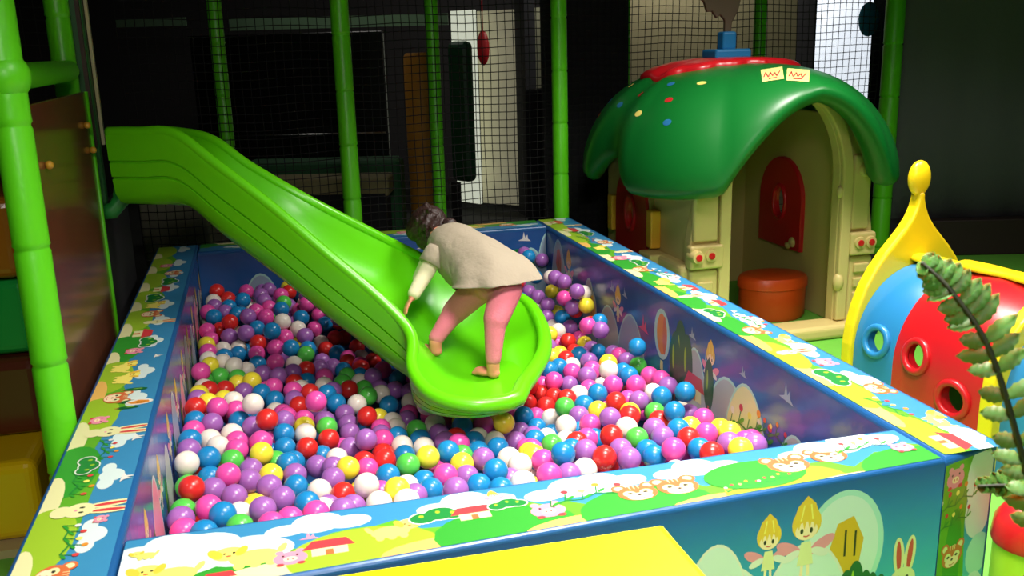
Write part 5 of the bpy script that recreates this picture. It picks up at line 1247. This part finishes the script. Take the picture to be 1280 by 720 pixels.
# ------------------------------------------------------------ dim surroundings beyond the nets
b = MB(); b.grid([[V((4.78+.10*i, 3.93-.028*i+.012*sin(i*1.7), z)) for i in range(30)] for z in (0.25, 1.0, 2.0, 3.2)])
o = b.build('fabric_screen', mat('black_mesh_fabric', (96, 96, 102), .85, bump=.3, bscale=30)); sd = o.modifiers.new('s', 'SOLIDIFY'); sd.thickness = .01
tag(o, 'black fabric screen behind the crawl tunnel', 'screen')
b = MB(); b.box((4.8, 3.75, 0), (7.9, 3.86, .26), rot=Matrix.Rotation(radians(-15.6), 3, 'Z'), piv=(4.8, 3.9, 0)); tag(b.build('kerb_board', mat('dark_brown_board', (44, 30, 28), .6), smooth=False, bevel=.01), 'dark brown board along the foot of the black screen', 'board')
b = MB(); b.box((2.20, 4.12, 0), (2.80, 4.16, 3.2)); tag(b.build('fabric_screen', DARK, smooth=False), 'narrow black screen between two green posts left of the playhouse', 'screen')
def slab(name, x0, y0, x1, y1, t, th, m, label, cat, bottom=None, bevel=0, **k):
    'upright board whose front shows between two pixels at depth t, thickness th'
    p, q = at(x0, y0, t), at(x1, y1, t); a = V((p.x, p.y, 0)); c = V((at(x1, (y0+y1)/2, t).x, at(x1, (y0+y1)/2, t).y, 0)); d = (c-a); d.z = 0; L = d.length; d.normalize(); n = V((-d.y, d.x, 0))
    zt, zb = p.z, (q.z if bottom is None else bottom)
    b = MB(); vs = [a+d*u+n*w_+V((0, 0, z)) for z in (zb, zt) for w_ in (0, th) for u in (0, L)]
    b.add(vs, [(0, 2, 3, 1), (4, 5, 7, 6), (0, 1, 5, 4), (2, 6, 7, 3), (0, 4, 6, 2), (1, 3, 7, 5)])
    o = b.build(name, m, smooth=False, bevel=bevel, seg=3); 
    if label: tag(o, label, cat)
    return o
OL = mat('olive_wall', (150, 142, 108), .9, vary=.15, vscale=2)
o = slab('wall_partition', 742, -60, 1002, 200, 8.2, .1, OL, None, None, bottom=0); o['kind'] = 'structure'
slab('dark_column', 1000, -60, 1016, 200, 8.0, .02, DARK, 'black column beside the bright window', 'column', bottom=0)
slab('dark_column', 1096, -60, 1138, 200, 8.0, .02, DARK, 'black column behind the thick green post', 'column', bottom=0)
WIN = mat('daylight_window', (226, 234, 244), .5, emit=.9)
o = slab('window_1', 1012, -60, 1100, 330, 8.6, .03, WIN, None, None, bottom=.1); o['kind'] = 'structure'
WIN2 = mat('daylight_window_dim', (220, 226, 204), .5, emit=.62)
WIN3 = mat('curtained_window', (196, 190, 160), .6, emit=.17, vary=.3)
o = slab('window_2', 563, 14, 596, 260, 8.9, .03, WIN2, None, None); o['kind'] = 'structure'
o = slab('window_3', 596, 14, 646, 262, 8.9, .03, WIN3, None, None); o['kind'] = 'structure'
o = slab('window_4', 655, 10, 696, 112, 8.9, .03, mat('dim_window', (150, 150, 124), .6, emit=.09), None, None); o['kind'] = 'structure'  # beige wall board given a faint glow in place of light
slab('dark_column', 641, -60, 657, 270, 8.5, .1, DARK, 'black upright between the pale curtained windows', 'column', bottom=0)
slab('speaker_cabinet', 655, 112, 694, 262, 7.2, .3, DARK, 'tall black cabinet behind the net left of the corner post', 'cabinet', bottom=0, bevel=.02)
p = at(525, 66, 7.2); b = MB(); b.lathe([(.12, 0), (.13, .02), (.13, p.z-.03), (.11, p.z), (0, p.z)], (p.x, p.y, 0), 30)
tag(b.build('padded_column', mat('orange_padding', (214, 146, 50), .6, vary=.1), auto=50), 'orange padded column seen through the net', 'column')
slab('rounded_board', 556, 52, 583, 232, 7.5, .12, mat('dark_green_pad', (16, 74, 40), .5), 'dark green rounded panel beside the pale window', 'panel', bevel=.05)
adopt(slab('stand', 564, 228, 574, 262, 7.54, .04, DARK, None, None, bottom=0), bpy.data.objects['rounded_board'])
p = at(604, 60, 8.3); b = MB(); b.ball(p, (.055, .055, .15), 16, 10); b.tube([p+V((0, 0, .14)), V((p.x, p.y, 3.2))], .006, 6); tag(b.build('hanging_lantern', mat('dark_red', (170, 22, 28), .5, emit=.05)), 'red lantern hanging in front of the pale window', 'lantern')
p = at(1086, 24, 7.9); b = MB(); b.ball(p, (.10, .02, .14), 18, 10); b.tube([p+V((0, 0, .13)), V((p.x, p.y, 3.2))], .005, 6); tag(b.build('hanging_ornament', mat('teal_ornament', (60, 160, 190), .4)), 'teal ornament hanging before the bright window', 'ornament')
cb = slab('dark_cabinet', 236, 45, 482, 172, 7.6, .05, mat('black_gloss', (8, 8, 9), .3), 'long black cabinet with thin silver edges behind the net', 'cabinet', bottom=0, bevel=.01)
a, c = at(236, 46, 7.57), at(482, 46, 7.57); b = MB(); b.tube([a, V((c.x, c.y, a.z))], .007, 6); b.build('silver_edge', mat('silver', (190, 190, 190), .3, metal=1), cb)
a, c = at(236, 172, 7.57), at(482, 172, 7.57); b = MB(); b.tube([a, V((c.x, c.y, a.z))], .007, 6); b.build('silver_edge', MATS['silver'], cb)
slab('wall_rail', 286, 24, 560, 31, 8.6, .03, mat('pale_green_rail', (96, 128, 96), .6), 'pale green rail high on the far side of the room', 'rail')  # boards coloured to imitate long greenish fluorescent reflections
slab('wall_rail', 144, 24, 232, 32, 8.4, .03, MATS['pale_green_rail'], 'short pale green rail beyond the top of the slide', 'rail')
bn = slab('bench', 300, 226, 486, 246, 6.6, .3, mat('beige_bench', (150, 140, 96), .7), 'beige bench behind the net', 'bench', bevel=.02)
adopt(slab('bench_base', 304, 246, 482, 262, 6.62, .26, DARK, None, None, bottom=0), bn)
slab('sofa', 300, 204, 500, 224, 7.0, .3, mat('green_sofa', (40, 96, 56), .7), 'low green sofa behind the beige bench', 'sofa', bottom=0, bevel=.05)
slab('storage_box', 172, 252, 262, 330, 6.2, .4, mat('pale_storage', (150, 146, 126), .7), 'pale storage box under the slide behind the net', 'box', bottom=0, bevel=.02)  # pale box added to imitate lit floor behind the net
slab('red_panel', 440, 100, 452, 235, 8.2, .05, mat('dim_red', (70, 14, 14), .6), 'narrow red panel beside the middle green post', 'panel', bottom=0)
# housings of the unseen ceiling lamps, those added only for their light included
for nm, loc, tg, sx, sy, pw, sp in LAMPS:
    b = MB(); b.box((loc[0]-sx/2-.03, loc[1]-sy/2-.03, loc[2]+.02), (loc[0]+sx/2+.03, loc[1]+sy/2+.03, 3.2)); tag(b.build('lamp_housing', mat('white_metal', (220, 220, 220), .5), smooth=False), 'square ceiling lamp housing', 'ceiling lamp', 'square ceiling lamps')

# ------------------------------------------------------------ potted fern near the viewer
LEAFM = mat('fern_leaf', (74, 128, 40), .5, vary=.25, vscale=20, sss=.3); STEM = mat('fern_stem', (40, 44, 20), .6)
base = V((1.50, -1.12, .50))
fern = empty('potted_fern', (1.50, -1.12, 0), 'leafy green fern frond arching in front of the red tunnel', 'plant')
b = MB(); b.lathe([(.09, 0), (.10, .02), (.13, .42), (.14, .44), (.14, .48), (.125, .48), (.12, .44), (0, .43)], (1.50, -1.12, 0), 32); b.build('pot', mat('terracotta', (150, 84, 58), .7), fern, auto=40)
def leaflet(b, o, d, n, L, w):
    d = d.normalized(); x = d.cross(n).normalized(); K = 9; up = []; lo = []
    for k in range(K+1):
        u = k/K; ww = w*(sin(pi*min(1, u*.93+.07))**.7)*(1+.22*(k % 2)); sag = n*(-.15*L*u*u)
        up.append(o+d*L*u+x*ww/2+sag+n*.002); lo.append(o+d*L*u-x*ww/2+sag+n*.002)
    mid = [o+d*L*(k/K)+n*(-.15*L*(k/K)**2-.002) for k in range(K+1)]
    b.grid([up, mid, lo])
def frond(pts, Lf, m0, seed, sides=(1, -1), n=30, w=.024):
    rg = random.Random(seed); C_ = [V(p) for p in catmull(pts, 60)]
    s = MB(); s.tube(C_, [.0052*(1-.6*i/60)+.0008 for i in range(60)], 8); st = s.build('rachis', STEM, fern)
    b = MB(); view = (C_[30]-CAM).normalized()
    for i in range(m0, n):
        f = i/n; j = min(58, int(f*59)); P = C_[j]; t = (C_[j+1]-C_[j]).normalized(); sd = t.cross(view).normalized()
        for s_ in sides:
            L = Lf*(.55+.45*sin(pi*min(1, f*1.0)))*(1 if f < .9 else .7)*rg.uniform(.85, 1.1)*(1 if s_ == sides[0] else .75)
            leaflet(b, P, sd*s_+t*.45+V((0, 0, rg.uniform(-.15, .1))), (view*-1+V((rg.uniform(-.4, .4), rg.uniform(-.4, .4), rg.uniform(-.2, .5)))).normalized(), L, w)
    o = b.build('frond', LEAFM, fern, fix=False); sd = o.modifiers.new('s', 'SOLIDIFY'); sd.thickness = .0008
    return o
frond([base+V((0, 0, -.06)), at(1310, 690, 1.36), at(1278, 570, 1.33), at(1238, 440, 1.32), at(1190, 365, 1.33), at(1152, 328, 1.35)], .054, 5, 2, (-1, 1), 25, .021)
frond([base+V((0, 0, -.06)), at(1345, 690, 1.40), at(1330, 640, 1.42), at(1280, 610, 1.45), at(1222, 608, 1.47)], .035, 8, 3, (-1, 1), 24, .016)
frond([base+V((0, 0, -.06)), base+V((.12, .05, .3)), base+V((.28, .12, .5)), base+V((.45, .18, .5))], .06, 3, 4, (-1, 1), 28, .018)
frond([base+V((0, 0, -.06)), base+V((.1, -.12, .3)), base+V((.25, -.25, .42)), base+V((.38, -.36, .36))], .06, 3, 5, (-1, 1), 28, .018)
